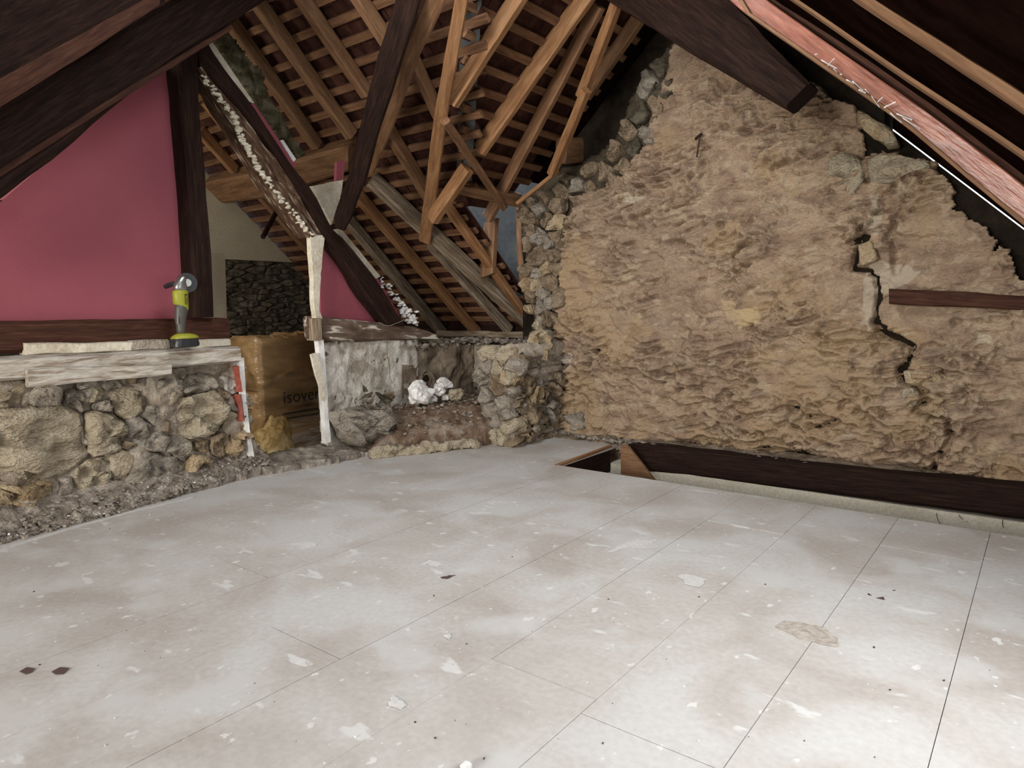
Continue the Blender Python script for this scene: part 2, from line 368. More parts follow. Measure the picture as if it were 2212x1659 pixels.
def masonry(parent, O, U, V, N, poly, seeds, dmin, proud, mats, gap=.008, name='stone', aspect=1.0, fill=True, seed=1, rmax=None, amp=.012):
    """power-diagram stones; seeds: (u, v, r[, mat[, proud]])"""
    O, U, V, N = [np.array(q, float) for q in (O, U, V, N)]
    r_ = random.Random(seed); S_ = [tuple(s) for s in seeds]
    pu = [p[0] for p in poly]; pv = [p[1] for p in poly]; pad = dmin*2
    if fill:
        tries = int((max(pu)-min(pu)+2*pad)*(max(pv)-min(pv)+2*pad)/(dmin*dmin)*30)
        for _ in range(tries):
            u = r_.uniform(min(pu)-pad, max(pu)+pad); v = r_.uniform(min(pv)-pad, max(pv)+pad)
            rr = dmin*r_.uniform(.4, .62)
            if all(math.hypot((u-s[0])*aspect, v-s[1]) > (s[2]+rr)*.95 for s in S_): S_.append((u, v, rr))
    n = 0
    for i, s in enumerate(S_):
        if not inpoly(np.array(s[0]), np.array(s[1]), poly): continue
        R_ = s[2]*1.75
        cell = [(s[0]+R_/aspect*math.cos(a), s[1]+R_*math.sin(a)) for a in [k*math.pi/6+.2 for k in range(12)]]
        for j, t in enumerate(S_):
            if i == j: continue
            dx, dy = (t[0]-s[0])*aspect*aspect, t[1]-s[1]; d = math.hypot((t[0]-s[0])*aspect, t[1]-s[1])
            if d > 4*(s[2]+t[2]): continue
            nx, ny = dx/d, dy/d
            off = (d*d+s[2]**2-t[2]**2)/(2*d)-gap/2*r_.uniform(.5, 2.2)
            cell = clip(cell, nx, ny, nx*s[0]+ny*s[1]+off)
            if len(cell) < 3: break
        if len(cell) < 3: continue
        P = np.array(cell)
        if np.ptp(P[:, 0]) < .02 or np.ptp(P[:, 1]) < .015: continue
        mm = M[s[3]] if len(s) > 3 and s[3] else M[r_.choice(mats)]
        pr = s[4] if len(s) > 4 else proud*r_.uniform(.55, 1.25)
        stone_mesh(name, cell, O, U, V, N, pr, mm, parent, r_.randint(0, 9999), amp); n += 1
    return n
def uvx(px, py, x): p = at(px, py, X(x)); return (p[1], p[2])
def uvy(px, py, y): p = at(px, py, Y(y)); return (p[0], p[2])

def rock_vf(r_, size, seed, sub=1):
    bm = bmesh.new(); bmesh.ops.create_icosphere(bm, subdivisions=sub, radius=1)
    v = np.array([q.co[:] for q in bm.verts]); f = [[w.index for w in q.verts] for q in bm.faces]; bm.free()
    v = np.sign(v)*np.abs(v)**.75*(1+.28*vnoise(v*1.7+seed)[:, None]+(.16*fbm(v*4+seed, 2)[:, None] if sub > 1 else 0))*np.array([1, r_.uniform(.5, .95), r_.uniform(.35, .75)])
    a = Matrix.Rotation(r_.uniform(0, 6.28), 3, 'Z') @ Matrix.Rotation(r_.uniform(-.6, .6), 3, 'X')
    v = v@np.array(a).T
    return v*size/2, f
def scatter(name, pts, sizes, m, parent=None, seed=1, **k):
    r_ = random.Random(seed); V = []; Fc = []; n = 0
    lib = [rock_vf(r_, 1, i*3.1) for i in range(10)]
    for p, s in zip(pts, sizes):
        v, f = lib[r_.randrange(10)]; a = r_.uniform(0, 6.28); R2 = np.array([[math.cos(a), -math.sin(a), 0], [math.sin(a), math.cos(a), 0], [0, 0, 1]])
        V.append(v@R2.T*s+np.array(p)); Fc += [[q+n for q in g] for g in f]; n += len(v)
    o = mesh(name, np.concatenate(V), Fc, m, parent); tag(o, **k); return o

# ------------------------------------------------------------------ SETTING: floor
floor = box('floor', (-4.75, -4.2, -.30), (.70, 3.87, -.022), M['dirt'], kind='structure')
fl2 = box('floor_slab', (-4.75, 3.87, -.30), (-2.66, 5.36, -.022), M['dirt'], floor)
xs = [.62+.0, .215, -.17, -.555, -.945, -1.325, -1.71, -2.09, -2.48, -2.865, -3.25, -3.64, -4.02, -4.19]
joints = {1: [-.4, 1.45, 3.43], 2: [-.9, 3.40], 3: [-.2, 1.50, 3.36], 4: [-.8, 1.58, 3.30], 5: [.1, 2.4], 6: [-.6, 1.3, 3.36], 7: [.5, 2.35], 8: [-.3, 1.55, 3.40], 9: [.7, 2.6], 10: [-.2, 1.7, 3.5], 11: [.6, 2.4], 12: [1.2]}
def board(x0, x1, y0, y1):
    g = .0011; zt = rnd.uniform(-.0008, .0008)
    bm = bmesh.new(); v, f = box_vf((x1+g, y0+g, -.022), (x0-g, y1-g, zt))
    vs = [bm.verts.new(p) for p in v]
    for q in f: bm.faces.new([vs[i] for i in q])
    c = Vector(((x0+x1)/2, (y0+y1)/2, 0))
    for w in bm.verts: w.co -= c
    me = bpy.data.meshes.new('floor_board'); bm.to_mesh(me); bm.free()
    o = link('floor_board', me, M['floor'], floor); o.location = c-floor.location
for i in range(len(xs)-1):
    x0, x1 = xs[i], xs[i+1]
    end = 3.89
    ys = [-4.2, -2.4]+[j for j in joints.get(i, [.9, 2.8])]+[end]
    for a, b in zip(ys[:-1], ys[1:]):
        if b-a > .05: board(x0, x1, a, b)
    if x1 < -2.6:
        e2 = {8: 4.74, 9: 4.72, 10: 4.60, 11: 4.2}.get(i, 3.89)
        if e2 > 3.95: board(min(x0, -2.63), x1, 3.89, e2)

# marks on the floor (raised splashes and dirt, real thin patches)
def blob(name, px, m, h=.0008, parent=floor, seed=1, **k):
    P = [at(*p, Z(.001)) for p in px]
    o = slab(name, [p+np.array([0, 0, h]) for p in P], (0, 0, -h), m, parent, rag=.022, step=.012, **k); return o
M['splash'] = mat('white_paint_splash', [(.585, .575, .55), (.64, .63, .61)], 12, bump=.2, rough=.6)
M['stain'] = mat('brown_stain', [(.36, .31, .26), (.47, .43, .385)], 30, bump=.4, rough=.9)
blob('paint_splash', [(1303, 1196), (1330, 1180), (1378, 1166), (1414, 1168), (1421, 1180), (1395, 1184), (1350, 1184), (1325, 1192)], M['splash'])
blob('paint_splash', [(832, 1508), (850, 1500), (872, 1502), (880, 1515), (862, 1526), (842, 1522)], M['splash'], seed=2)
blob('paint_splash', [(1466, 1248), (1500, 1242), (1534, 1252), (1510, 1268), (1478, 1262)], M['splash'])
blob('paint_splash', [(958, 1374), (972, 1370), (982, 1377), (970, 1383)], M['splash'])
blob('paint_splash', [(625, 1176), (665, 1168), (690, 1174), (655, 1184)], M['splash'])
blob('dirt_stain', [(1674, 1356), (1700, 1343), (1760, 1352), (1808, 1376), (1800, 1392), (1750, 1388), (1705, 1370)], M['stain'], h=.0012)

for q in [[(52, 1450), (60, 1445), (72, 1446), (70, 1452), (58, 1455)], [(121, 1450), (130, 1445), (138, 1447), (134, 1453)], [(950, 1247), (965, 1241), (984, 1243), (966, 1250)], [(1868, 1284), (1876, 1281), (1880, 1286), (1872, 1288)], [(1900, 1292), (1908, 1290), (1910, 1295)], [(1925, 1275), (1932, 1273), (1934, 1277)]]:
    blob('dark_stain', q, M['ink2'], h=.0008)
blob('pale_edge_line', [(0, 1184), (180, 1132), (300, 1100), (420, 1072), (420, 1075), (300, 1103), (180, 1136), (0, 1190)], M['splash'], h=.002)
rc_ = random.Random(11); pts = []; sz = []
for _ in range(150):
    q = at(rc_.uniform(40, 2180), rc_.uniform(1060, 1650), Z(.002)); pts.append(tuple(q)); sz.append(rc_.choice([.002, .003, .004, .007]))
scatter('floor_crumbs', pts[:75], sz[:75], M['darkmortar'], floor, 41, kind='stuff')
scatter('floor_crumbs', pts[75:], sz[75:], M['chunk'], floor, 42, kind='stuff')
# ------------------------------------------------------------------ SETTING: gable wall
GY = 4.85
gpoly = [uvy(*p, GY) for p in [(1178, 950), (1168, 900), (1196, 850), (1188, 760), (1196, 700), (1205, 620), (1212, 540), (1235, 470), (1250, 430), (1300, 400), (1345, 372), (1385, 320), (1398, 280), (1412, 220), (1440, 160), (1455, 100)]]
gpoly += [(-2.12, 3.05), (-1.95, 3.05)]+[uvy(*p, GY) for p in [(1742, 170), (1790, 215), (1835, 225), (1858, 262), (1870, 330), (1960, 338), (2020, 352), (2050, 400), (2068, 450), (2120, 490), (2140, 520), (2175, 545), (2200, 585), (2212, 600)]]+[(.30, .85), (.62, .5), (.62, -.32), (-3.42, -.32)]
crack = [uvy(*p, GY) for p in [(1862, 510), (1868, 530), (1848, 548), (1838, 578), (1878, 583), (1890, 600), (1893, 640), (1888, 700), (1910, 716), (1945, 735), (1972, 752), (1968, 776), (1940, 800), (1948, 826), (1990, 842), (2002, 866), (1978, 888), (2050, 905), (2056, 945), (2046, 970), (2022, 984), (2016, 1030)]]
crack2 = [uvy(*p, GY) for p in [(1838, 522), (1868, 512)]]
cracks_l = [[uvy(*p, GY) for p in q] for q in [
    [(1195, 735), (1205, 790), (1196, 840), (1240, 842), (1262, 870)], [(1240, 842), (1232, 880), (1240, 905)],
    [(1262, 840), (1300, 850), (1310, 905)], [(1300, 850), (1345, 880), (1360, 925)], [(1205, 700), (1200, 650), (1208, 590)],
    [(1690, 370), (1730, 372), (1788, 362)], [(1940, 795), (1990, 803), (2040, 815)], [(1260, 810), (1290, 800), (1330, 812)],
    [(1700, 965), (1730, 985), (1755, 1000)], [(2146, 1000), (2150, 1040)]]]
patches = [([(1870, 565), (1945, 570), (1985, 590), (1960, 615), (1895, 640), (1880, 720), (1860, 700), (1870, 620)], (.44, .37, .28)),
           ([(1875, 415), (1905, 420), (1915, 470), (1895, 510), (1868, 500), (1880, 460)], (.42, .35, .26)),
           ([(1345, 415), (1395, 425), (1372, 445), (1350, 440)], (.50, .43, .33)),
           ([(1200, 760), (1235, 765), (1230, 795), (1205, 790)], (.46, .41, .35)),
           ([(2105, 718), (2150, 722), (2148, 745), (2108, 742)], (.50, .43, .32)),
           ([(1595, 665), (1640, 660), (1650, 700), (1600, 705)], (.47, .36, .20)),
           ([(1560, 640), (1590, 640), (1600, 690), (1570, 690)], (.44, .33, .20))]
patches = [([uvy(*p, GY) for p in q], c) for q, c in patches]
def gh(u, v, P):
    w = np.stack([u, v*1.5, u*0], -1)
    wob = fbm(w*3.5, 3, 11)
    q = np.stack([u*1.0+wob*.12-v*.35, v*1.9+u*.25+wob*.1, u*0+.3], -1)
    h = fbm(w*1.6, 2, 4)*.035+fbm(w*5, 3, 7)*.013
    rg = ridge(q*6.5, 3, 21); patchy = np.clip(fbm(w*2.2, 2, 40)*1.2+.55, 0, 1)
    h += np.clip(rg, 0, 2)*.030*patchy+fbm(q*np.array([9,14,9]), 3, 23)*.012
    st = fbm(q*11, 3, 29); h += np.where(st > .12, np.minimum((st-.12)*.06, .014), 0)*patchy
    h -= np.clip(fbm(q*14, 2, 33)-.35, 0, 1)*.11*patchy
    cl = fbm(q*np.array([16, 22, 16]), 3, 57); h += np.clip(cl, -.5, .5)*.030*(.3+.7*patchy); h -= np.clip(-cl-.40, 0, .4)*.12*patchy
    h += fbm(w*34, 2, 55)*.005
    d = distline(u+fbm(w*12, 2, 3)*.012, v+fbm(w*12, 2, 9)*.012, crack)
    wc = .006+.009*np.clip(vnoise(w*5, 8)+.6, 0, 1.4)
    h -= np.clip(1-(d-wc)/.008, 0, 1)*.12
    h += np.clip(1-d/.12, 0, 1)*.012*np.sign(u-(-.6)-.0*v)
    d2 = distline(u, v, crack2); h -= np.clip(1-(d2-.02)/.01, 0, 1)*.10
    for c in cracks_l:
        d = distline(u+fbm(w*14, 2, 3)*.012, v+fbm(w*14, 2, 9)*.012, c); h -= np.clip(1-(d-.003)/.006, 0, 1)*.045
    # stones read through the render low on the left
    lm = np.clip((-2.35-u)/.4, 0, 1)*np.clip((.75-v)/.3, 0, 1)
    rr = np.abs(vnoise(w*5.5+2, 71)); h -= lm*np.clip(.10-rr, 0, 1)*.35
    # undercut foot
    foot = np.clip((.10-v+fbm(w*3, 2, 5)*.05)/.06, 0, 1)*np.clip((u+2.6)/.3, 0, 1); h -= foot*.08
    # pock marks
    h -= np.clip(vnoise(w*9, 81)-.78, 0, 1)*.25
    h -= np.clip((u+.2)/1.2, 0, 1)*.0
    return h
def gt(u, v, P):
    w = np.stack([u, v, u*0], -1); n = fbm(w*16, 3, 91)*.02
    col = np.zeros(u.shape+(4,)); 
    # broad natural colour areas: grey-mauve high, ochre middle
    a = np.clip(fbm(w*1.3, 3, 62)*1.5+(v-1.2)*.55, 0, .75); col[..., :3] = (.24, .175, .13); col[..., 3] = a*.4
    b = np.clip(fbm(w*2.6+5, 5, 66)*1.1-.1-(v-.9)*.2, 0, .5); mk = b > col[..., 3]; col[mk, :3] = (.37, .265, .15); col[..., 3] = np.where(mk, b, col[..., 3])
    for poly, c in patches:
        mk = inpoly(u+n, v+n, poly); col[mk, :3] = c; col[mk, 3] = .85
    f = np.clip((fbm(w*np.array([13, 19, 1]), 4, 97)-.6)*2, 0, .45); mk = f > col[..., 3]; col[mk, :3] = (.47, .385, .27); col[..., 3] = np.maximum(col[..., 3], f)
    f = np.clip((fbm(w*np.array([10, 15, 1])+7, 4, 197)-.6)*2, 0, .35); mk = f > col[..., 3]; col[mk, :3] = (.15, .105, .08); col[..., 3] = np.maximum(col[..., 3], f)
    return col
gable = relief('wall_gable', (0, GY, 0), (1, 0, 0), (0, 0, 1), (0, -1, 0), gpoly, .009, gh, M['clay'], back=.10, tint=gt, kind='structure')
# outer half of the gable wall, behind: leaves a narrow daylight gap under the roof edge
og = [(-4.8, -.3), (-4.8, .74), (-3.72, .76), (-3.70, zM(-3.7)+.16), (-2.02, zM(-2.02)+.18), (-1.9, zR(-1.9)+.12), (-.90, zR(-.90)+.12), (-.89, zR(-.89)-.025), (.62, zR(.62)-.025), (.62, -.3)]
slab('outer_leaf', [(u, 4.96, v) for u, v in og], (0, .29, 0), M['void'], gable)  # shade above the inner wall is painted in through this black
# proud single stones and embedded ones in the gable
def pxpoly(pts, y, cx=None): return [uvy(*p, y) for p in pts]
for pts, mm, pr in [([(1788, 345), (1815, 330), (1850, 336), (1867, 355), (1866, 395), (1850, 422), (1825, 426), (1800, 410), (1786, 385)], 'stone_a', .05),
                    ([(1872, 345), (1900, 335), (1950, 340), (2015, 350), (2010, 366), (1960, 372), (1930, 400), (1885, 398)], 'stone_a', .045),
                    ([(1850, 240), (1880, 250), (1935, 290), (1940, 315), (1925, 322), (1890, 300), (1848, 268)], 'stone_c', .10),
                    ([(1905, 282), (1940, 300), (1945, 318), (1915, 320)], 'stone_a', .12),
                    ([(1950, 800), (2000, 795), (2050, 815), (2040, 838), (1960, 828)], 'stone_c', .035),
                    ([(1952, 838), (1975, 834), (1988, 850), (1985, 872), (1968, 880), (1950, 858)], 'stone_a', .035),
                    ([(1988, 880), (2020, 868), (2050, 890), (2030, 900)], 'stone_c', .03),
                    ([(1225, 895), (1262, 890), (1268, 925), (1240, 930)], 'stone_b', .04),
                    ([(1855, 530), (1885, 520), (1900, 560), (1860, 575)], 'stone_c', .03)]:
    stone_mesh('stone', pxpoly(pts, GY), np.array([0, GY, 0.]), np.array([1., 0, 0]), np.array([0, 0, 1.]), np.array([0, -1., 0]), pr, M[mm], gable, rnd.randint(0, 999), .012)

# rubble verge and corner column of the gable
vA = [uvy(*p, 4.93) for p in [(1470, 80), (1425, 130), (1385, 180), (1352, 240), (1330, 300), (1262, 350), (1190, 378), (1130, 430), (1128, 520), (1140, 600), (1150, 715), (1125, 738), (1030, 745), (1030, 970), (1190, 960), (1215, 850), (1210, 700), (1230, 600), (1240, 500), (1270, 440), (1330, 400), (1400, 330), (1440, 230), (1480, 150)]]
def rough_h(u, v, P): w = P*1.0; return fbm(w*6, 3, 14)*.03+fbm(w*25, 3, 24)*.01
verge = relief('wall_gable_verge', (0, 4.93, 0), (1, 0, 0), (0, 0, 1), (0, -1, 0), vA, .02, rough_h, M['darkmortar'], back=.25, kind='structure')
vU = [p for p in vA]
upper = [uvy(*p, 4.90) for p in [(1470, 80), (1420, 135), (1375, 200), (1335, 300), (1262, 352), (1195, 380), (1135, 440), (1240, 440), (1330, 400), (1400, 320), (1440, 230), (1480, 150)]]
masonry(verge, (0, 4.90, 0), (1, 0, 0), (0, 0, 1), (0, -1, 0), upper, [], .12, .045, ['stone_d', 'stone_d', 'stone_b', 'shale'], gap=.02, amp=.03, seed=3, rmax=.1)
colp = [uvy(*p, 4.86) for p in [(1130, 440), (1255, 440), (1225, 520), (1212, 640), (1200, 760), (1205, 850), (1185, 950), (1105, 965), (1110, 850), (1125, 745), (1150, 715), (1135, 600)]]
hs = [(1240, 440, .10, 'stone_c'), (1180, 475, .05, 'stone_d'), (1150, 500, .045), (1165, 555, .09, 'stone_d'), (1185, 610, .05), (1190, 655, .035), (1165, 660, .05, 'stone_b'), (1185, 690, .045), (1165, 700, .05, 'stone_a'), (1175, 780, .085, 'stone_d'), (1150, 870, .07, 'stone_c'), (1180, 900, .08, 'stone_d'), (1145, 800, .04), (1130, 900, .045), (1150, 930, .07, 'stone_c')]
hs = [(*uvy(a, b, 4.86), *r) for a, b, *r in hs]
masonry(verge, (0, 4.86, 0), (1, 0, 0), (0, 0, 1), (0, -1, 0), colp, hs, .10, .05, ['stone_d', 'stone_b', 'stone_d', 'stone_c'], gap=.006, seed=5, amp=.035)
JY = 4.20
jamb = [uvy(*p, JY) for p in [(1033, 800), (1040, 765), (1100, 745), (1120, 760), (1112, 820), (1105, 870), (1112, 968), (1033, 972)]]
js = [(1062, 900, .11, 'stone_b'), (1075, 830, .08, 'stone_d'), (1060, 940, .07, 'stone_a')]
js = [(*uvy(a, b, JY), *r) for a, b, *r in js]
# ------------------------------------------------------------------ corner hearth
hearth = empty('corner_fireplace', (-3.9, 4.3, 0), label='ruined corner hearth heaped with brown rubble between white plastered wall and stone jamb', cat='fireplace')
def pil_h(u, v, P): return fbm(P*5, 3, 84)*.025+fbm(P*22, 3, 24)*.008
relief('jamb', (0, JY+.02, 0), (1, 0, 0), (0, 0, 1), (0, -1, 0), [(a, b) for a, b in jamb], .012, pil_h, M['mortar'], hearth, back=.62)
masonry(hearth, (0, JY, 0), (1, 0, 0), (0, 0, 1), (0, -1, 0), jamb, js, .10, .035, ['stone_a', 'stone_b', 'stone_b', 'stone_a'], gap=.004, seed=8, amp=.03)
LX = -4.2
jx = uvy(1108, 800, JY)[0]
masonry(hearth, (jx-.03, 0, 0), (0, 1, 0), (0, 0, 1), (1, 0, 0), [(JY, .0), (JY, .80), (4.86, .80), (4.86, .0)], [], .15, .06, ['stone_d', 'stone_b', 'stone_d', 'stone_c'], gap=.006, seed=18, amp=.035)
# rough back of the niche (unplastered wall of the left side behind the hearth)
nb = [uvx(*p, LX-.04) for p in [(895, 735), (905, 735), (1030, 742)]]
nich = [(4.06, -.05), (4.06, .80), (4.55, .78), (4.90, .72), (4.90, -.05)]
fl = at(918, 822, X(LX-.04)); 
def nich_h(u, v, P):
    d = np.hypot(u-fl[1], v-fl[2]); h = fbm(P*5, 3, 44)*.03+fbm(P*22, 3, 24)*.008
    h = h-np.clip(1-(d-.055)/.012, 0, 1)*.28
    h += np.exp(-((d-.08)/.018)**2)*.02
    return h
relief('niche_back', (LX-.04, 0, 0), (0, 1, 0), (0, 0, 1), (1, 0, 0), nich, .012, nich_h, M['soot'], hearth, back=.05)
# heap of rubble
def heap_h(u, v, P):
    # u=x, v=y ; rises towards the left wall and the back
    a = np.clip((v-3.35+(u+3.95)*1.25)/.9, -1, 1)
    t = np.clip(((-3.42-u)/.55), 0, 1); s = np.clip((v-(3.40+(u+3.95)*1.35))/.55, 0, 1)
    h = .02+.10*np.clip(s*5, 0, 1)+.17*s
    h += fbm(P*9, 3, 31)*.018+fbm(P*30, 3, 35)*.012
    return h
hp = [(-4.25, 3.38), (-4.0, 3.42), (-3.96, 3.40), (-3.52, 4.02), (-3.46, 4.16), (-3.46, 4.86), (-4.25, 4.86)]
relief('rubble_heap', (0, 0, 0), (1, 0, 0), (0, 1, 0), (0, 0, 1), hp, .012, heap_h, M['dirt'], hearth, back=.0, kind='stuff')
r_ = random.Random(4)
def heap_z(x, y):
    s = min(1, max(0, (y-(3.40+(x+3.95)*1.35))/.55)); return .02+.10*min(1, s*5)+.17*s
pts = []; sz = []
for _ in range(420):
    x = r_.uniform(-4.2, -3.3); y = r_.uniform(3.45, 4.8)
    if inpoly(np.array(x), np.array(y), hp): pts.append((x, y, heap_z(x, y)+.006)); sz.append(r_.choice([.02, .025, .03, .04, .055]))
scatter('rubble_chips', pts, sz, M['greydirt'], hearth, 3, kind='stuff')
pts = []; sz = []
for _ in range(60):
    x = r_.uniform(-4.2, -3.4); y = r_.uniform(3.5, 4.6)
    if inpoly(np.array(x), np.array(y), hp): pts.append((x, y, heap_z(x, y)+.012)); sz.append(r_.choice([.02, .03, .04]))
scatter('pale_chips', pts, sz, M['stone_a'], hearth, 5, kind='stuff')
# pale mortar kerb along the mouth and low block on its left
kerb = [at(*p, Z(.02)) for p in [(828, 972), (900, 976), (1034, 966), (1034, 945), (960, 950), (880, 956), (830, 952)]]
def strip(a, b, w, h, nm, m, parent, sd, **k):
    a = np.array(a, float); b = np.array(b, float); U = (b-a)/np.linalg.norm(b-a); L_ = np.linalg.norm(b-a); N = np.array([U[1], -U[0], 0])
    if N[0] < 0: N = -N
    return relief(nm, a, U, (0, 0, 1), N, [(0, 0), (0, h), (L_*.3, h*1.1), (L_*.6, h*.9), (L_, h), (L_, 0)], .010, lambda u, v, P: fbm(P*9, 3, sd)*.02+fbm(P*32, 2, sd+2)*.007, m, parent, back=w, **k)
strip(at(800, 992, Z(0)), at(1034, 968, Z(0)), .05, .075, 'mortar_kerb', M['stone_a'], hearth, 3)
lb = [(*uvx(*p, -4.02),) for p in [(735, 892), (775, 882), (840, 890), (838, 930), (815, 965), (770, 960), (748, 935)]]
stone_mesh('corner_block', lb, np.array([-4.10, 0, 0]), np.array([0, 1., 0]), np.array([0, 0, 1.]), np.array([1., 0, 0]), .14, M['stone_b'], hearth, 77, .03)
# recess panel and flue ring
spx('recess_board', [(869, 788), (899, 789), (900, 852), (868, 852)], X(LX+.012), .02, M['soot'], parent=hearth)
ring = []; 
def ringmesh(name, c, axis, r0, r1, d, m, parent, n=24):
    axis = np.array(axis, float); a = np.cross(axis, (0, 0, 1.)); a /= np.linalg.norm(a); b = np.cross(axis, a); V = []; f = []
    for k in range(n):
        t = 2*math.pi*k/n; e = a*math.cos(t)+b*math.sin(t)
        V += [c+e*r0, c+e*r1, c+e*r1+axis*d, c+e*r0+axis*d]
    for k in range(n):
        for j in range(4): f.append((4*k+j, 4*k+(j+1) % 4, 4*((k+1) % n)+(j+1) % 4, 4*((k+1) % n)+j))
    return mesh(name, V, f, m, parent, smooth=False)
ringmesh('flue_collar', fl+np.array([.0, 0, 0]), (1, 0, 0), .052, .068, .02, M['soot'], hearth)
# white plaster chunks lying on the heap
chunks = [((908, 850), .20), ((948, 842), .15), ((960, 828), .13), ((932, 862), .09), ((985, 852), .11), ((962, 858), .07)]
for i, ((px, py), s) in enumerate(chunks):
    p = at(px, py, X(-3.98 if i != 4 else -3.9)); v, f = rock_vf(r_, s, i*7.7, 3); v = v*np.array([1, 1.1, 1.25])
    o = mesh('plaster_chunk', v+p, f, M['chunk'] if i != 4 else M['stone_a'])
    lab = ['largest white plaster chunk, at the left of the pile on the hearth', 'white plaster chunk in the middle of the hearth pile', 'white plaster chunk standing topmost on the hearth pile', 'small white plaster chunk under the big one', 'square cream mortar lump right of the white chunks', 'smallest white plaster lump, right of the middle chunk'][i]
    tag(o, lab, 'plaster chunk', 'plaster chunks on the hearth')
# loose slate shards left of the heap
for i in range(16):
    p = at(r_.uniform(790, 850), r_.uniform(850, 885), X(-4.08)); v, f = rock_vf(r_, r_.uniform(.06, .13), i*3.3, 2); v[:, 2] *= .35
    A_ = np.array(Matrix.Rotation(r_.uniform(-1.2, 1.2), 3, 'X') @ Matrix.Rotation(r_.uniform(-1, 1), 3, 'Y'))
    mesh('shard', v@A_.T+p, f, M[r_.choice(['stone_b', 'stone_d', 'shale'])], hearth)

# plastered part of the left wall, right of the doorway
wl2p = [(3.165, .02), (3.165, .86), (4.12, .83), (4.13, .62), (4.10, .46), (4.14, .30), (4.10, .05)]
holes = [uvx(747, 862, LX), uvx(762, 864, LX)]
def pl_h(u, v, P):
    h = fbm(P*4, 3, 54)*.012+fbm(P*20, 3, 64)*.006
    for a, b in holes: h = h-np.clip(1-(np.hypot(u-a, v-b)-.006)/.006, 0, 1)*.04
    return h
w2 = relief('wall_left_plastered', (LX, 0, 0), (0, 1, 0), (0, 0, 1), (1, 0, 0), wl2p, .011, pl_h, M['whiteplaster'], back=.08, kind='structure')
box('wall_core', (-4.74, 4.15, -.3), (LX-.30, 5.36, .74), M['mortar'], w2)
box('wall_core', (-4.74, 4.9, -.3), (-3.3, 5.36, .74), M['mortar'], w2)
# rubble on top of the wall in the corner
pts = []; sz = []
for _ in range(420):
    if r_.random() < .6: x, y = r_.uniform(-4.55, -4.2), r_.uniform(4.15, 5.1)
    else: x, y = r_.uniform(-4.4, -3.35), r_.uniform(4.86, 5.2)
    pts.append((x, y, .76+r_.uniform(-.02, .03))); sz.append(r_.choice([.03, .04, .06, .08]))
scatter('wall_top_rubble', pts, sz, M['greydirt'], w2, 9, kind='stuff')
pts = []; sz = []
for _ in range(70):
    pp = at(r_.uniform(1060, 1150), r_.uniform(745, 800), Y(4.80)); pts.append(tuple(pp)); sz.append(r_.choice([.05, .07, .09]))
scatter('loose_corner_stones', pts, sz, M['stone_a'], verge, 19, kind='stuff')
for (px, py, sz_, mm) in [(1120, 950, .13, 'stone_c'), (1075, 955, .12, 'stone_a'), (1148, 938, .10, 'stone_d'), (1125, 915, .11, 'stone_b'), (1150, 905, .12, 'stone_d'), (1160, 925, .07, 'stone_b'), (1130, 880, .10, 'stone_b'), (1045, 962, .07, 'stone_b')]:
    p = at(px, py, Y(4.36)); v, f = rock_vf(r_, sz_, px*.37, 3); mesh('stone', v*np.array([1, 1, 1.3])+p, f, M[mm], verge)
# threshold of the doorway
def th_h(u, v, P): return fbm(P*5, 3, 74)*.012+fbm(P*30, 2, 75)*.006
thp = [(-4.26, 2.52), (-4.05, 2.55), (-3.97, 3.0), (-3.95, 3.42), (-4.2, 3.45), (-4.26, 3.2)]
relief('threshold', (0, 0, .035), (1, 0, 0), (0, 1, 0), (0, 0, 1), thp, .015, lambda u, v, P: th_h(u, v, P)+np.clip((-4.0-u), 0, .3)*.25, M['greydirt'], w2, back=.12)

# ------------------------------------------------------------------ SETTING: left knee wall with stones
lw = [(-4.2, -.02), (-4.2, .84), (2.46, .80), (2.53, .70), (2.58, .10), (2.56, -.02)]
def lw_h(u, v, P): return fbm(P*4, 3, 34)*.04+fbm(P*16, 3, 36)*.022+ridge(P*9, 2, 38)*.012+np.clip(.18-v, 0, 1)*.45
wl = relief('wall_left', (-4.23, 0, 0), (0, 1, 0), (0, 0, 1), (1, 0, 0), lw, .014, lw_h, M['mortar'], back=.45, kind='structure')
hand = [(72, 963, .235, 'stone_a', .055), (22, 858, .10, 'stone_a'), (82, 868, .095, 'stone_b'), (205, 938, .13, 'stone_a', .05), (432, 897, .15, 'stone_a', .06), (515, 960, .085, 'stone_c', .05), (430, 1020, .10, 'stone_c', .05), (330, 1020, .13, 'stone_b'), (275, 868, .085, 'stone_a'), (55, 1055, .14, 'stone_c', .05), (195, 1025, .10, 'stone_a'), (432, 833, .08, 'stone_b'), (155, 870, .06), (330, 900, .06), (300, 925, .075, 'stone_b'), (385, 965, .07, 'stone_b'), (265, 1000, .08, 'stone_a'), (470, 860, .05), (480, 960, .06), (130, 1050, .07), (360, 860, .06), (230, 880, .05), (345, 955, .06, 'stone_b'), (490, 910, .06, 'stone_a'), (510, 820, .07, 'whiteplaster')]
hand = [(*uvx(a, b, -4.2), *r) for a, b, *r in hand]
masonry(wl, (-4.22, 0, 0), (0, 1, 0), (0, 0, 1), (1, 0, 0), [(.6, -.0), (.6, .76), (2.42, .74), (2.5, .70), (2.53, .05)], hand, .075, .035, ['stone_b', 'stone_b', 'stone_a', 'stone_d', 'stone_b'], gap=.010, seed=12, aspect=.8, amp=.032)
masonry(wl, (-4.22, 0, 0), (0, 1, 0), (0, 0, 1), (1, 0, 0), [(-2.35, -.0), (-2.35, .76), (.55, .76), (.55, .0)], [], .2, .035, ['stone_b', 'stone_c', 'stone_a'], gap=.02, seed=13, aspect=.8, amp=.02)
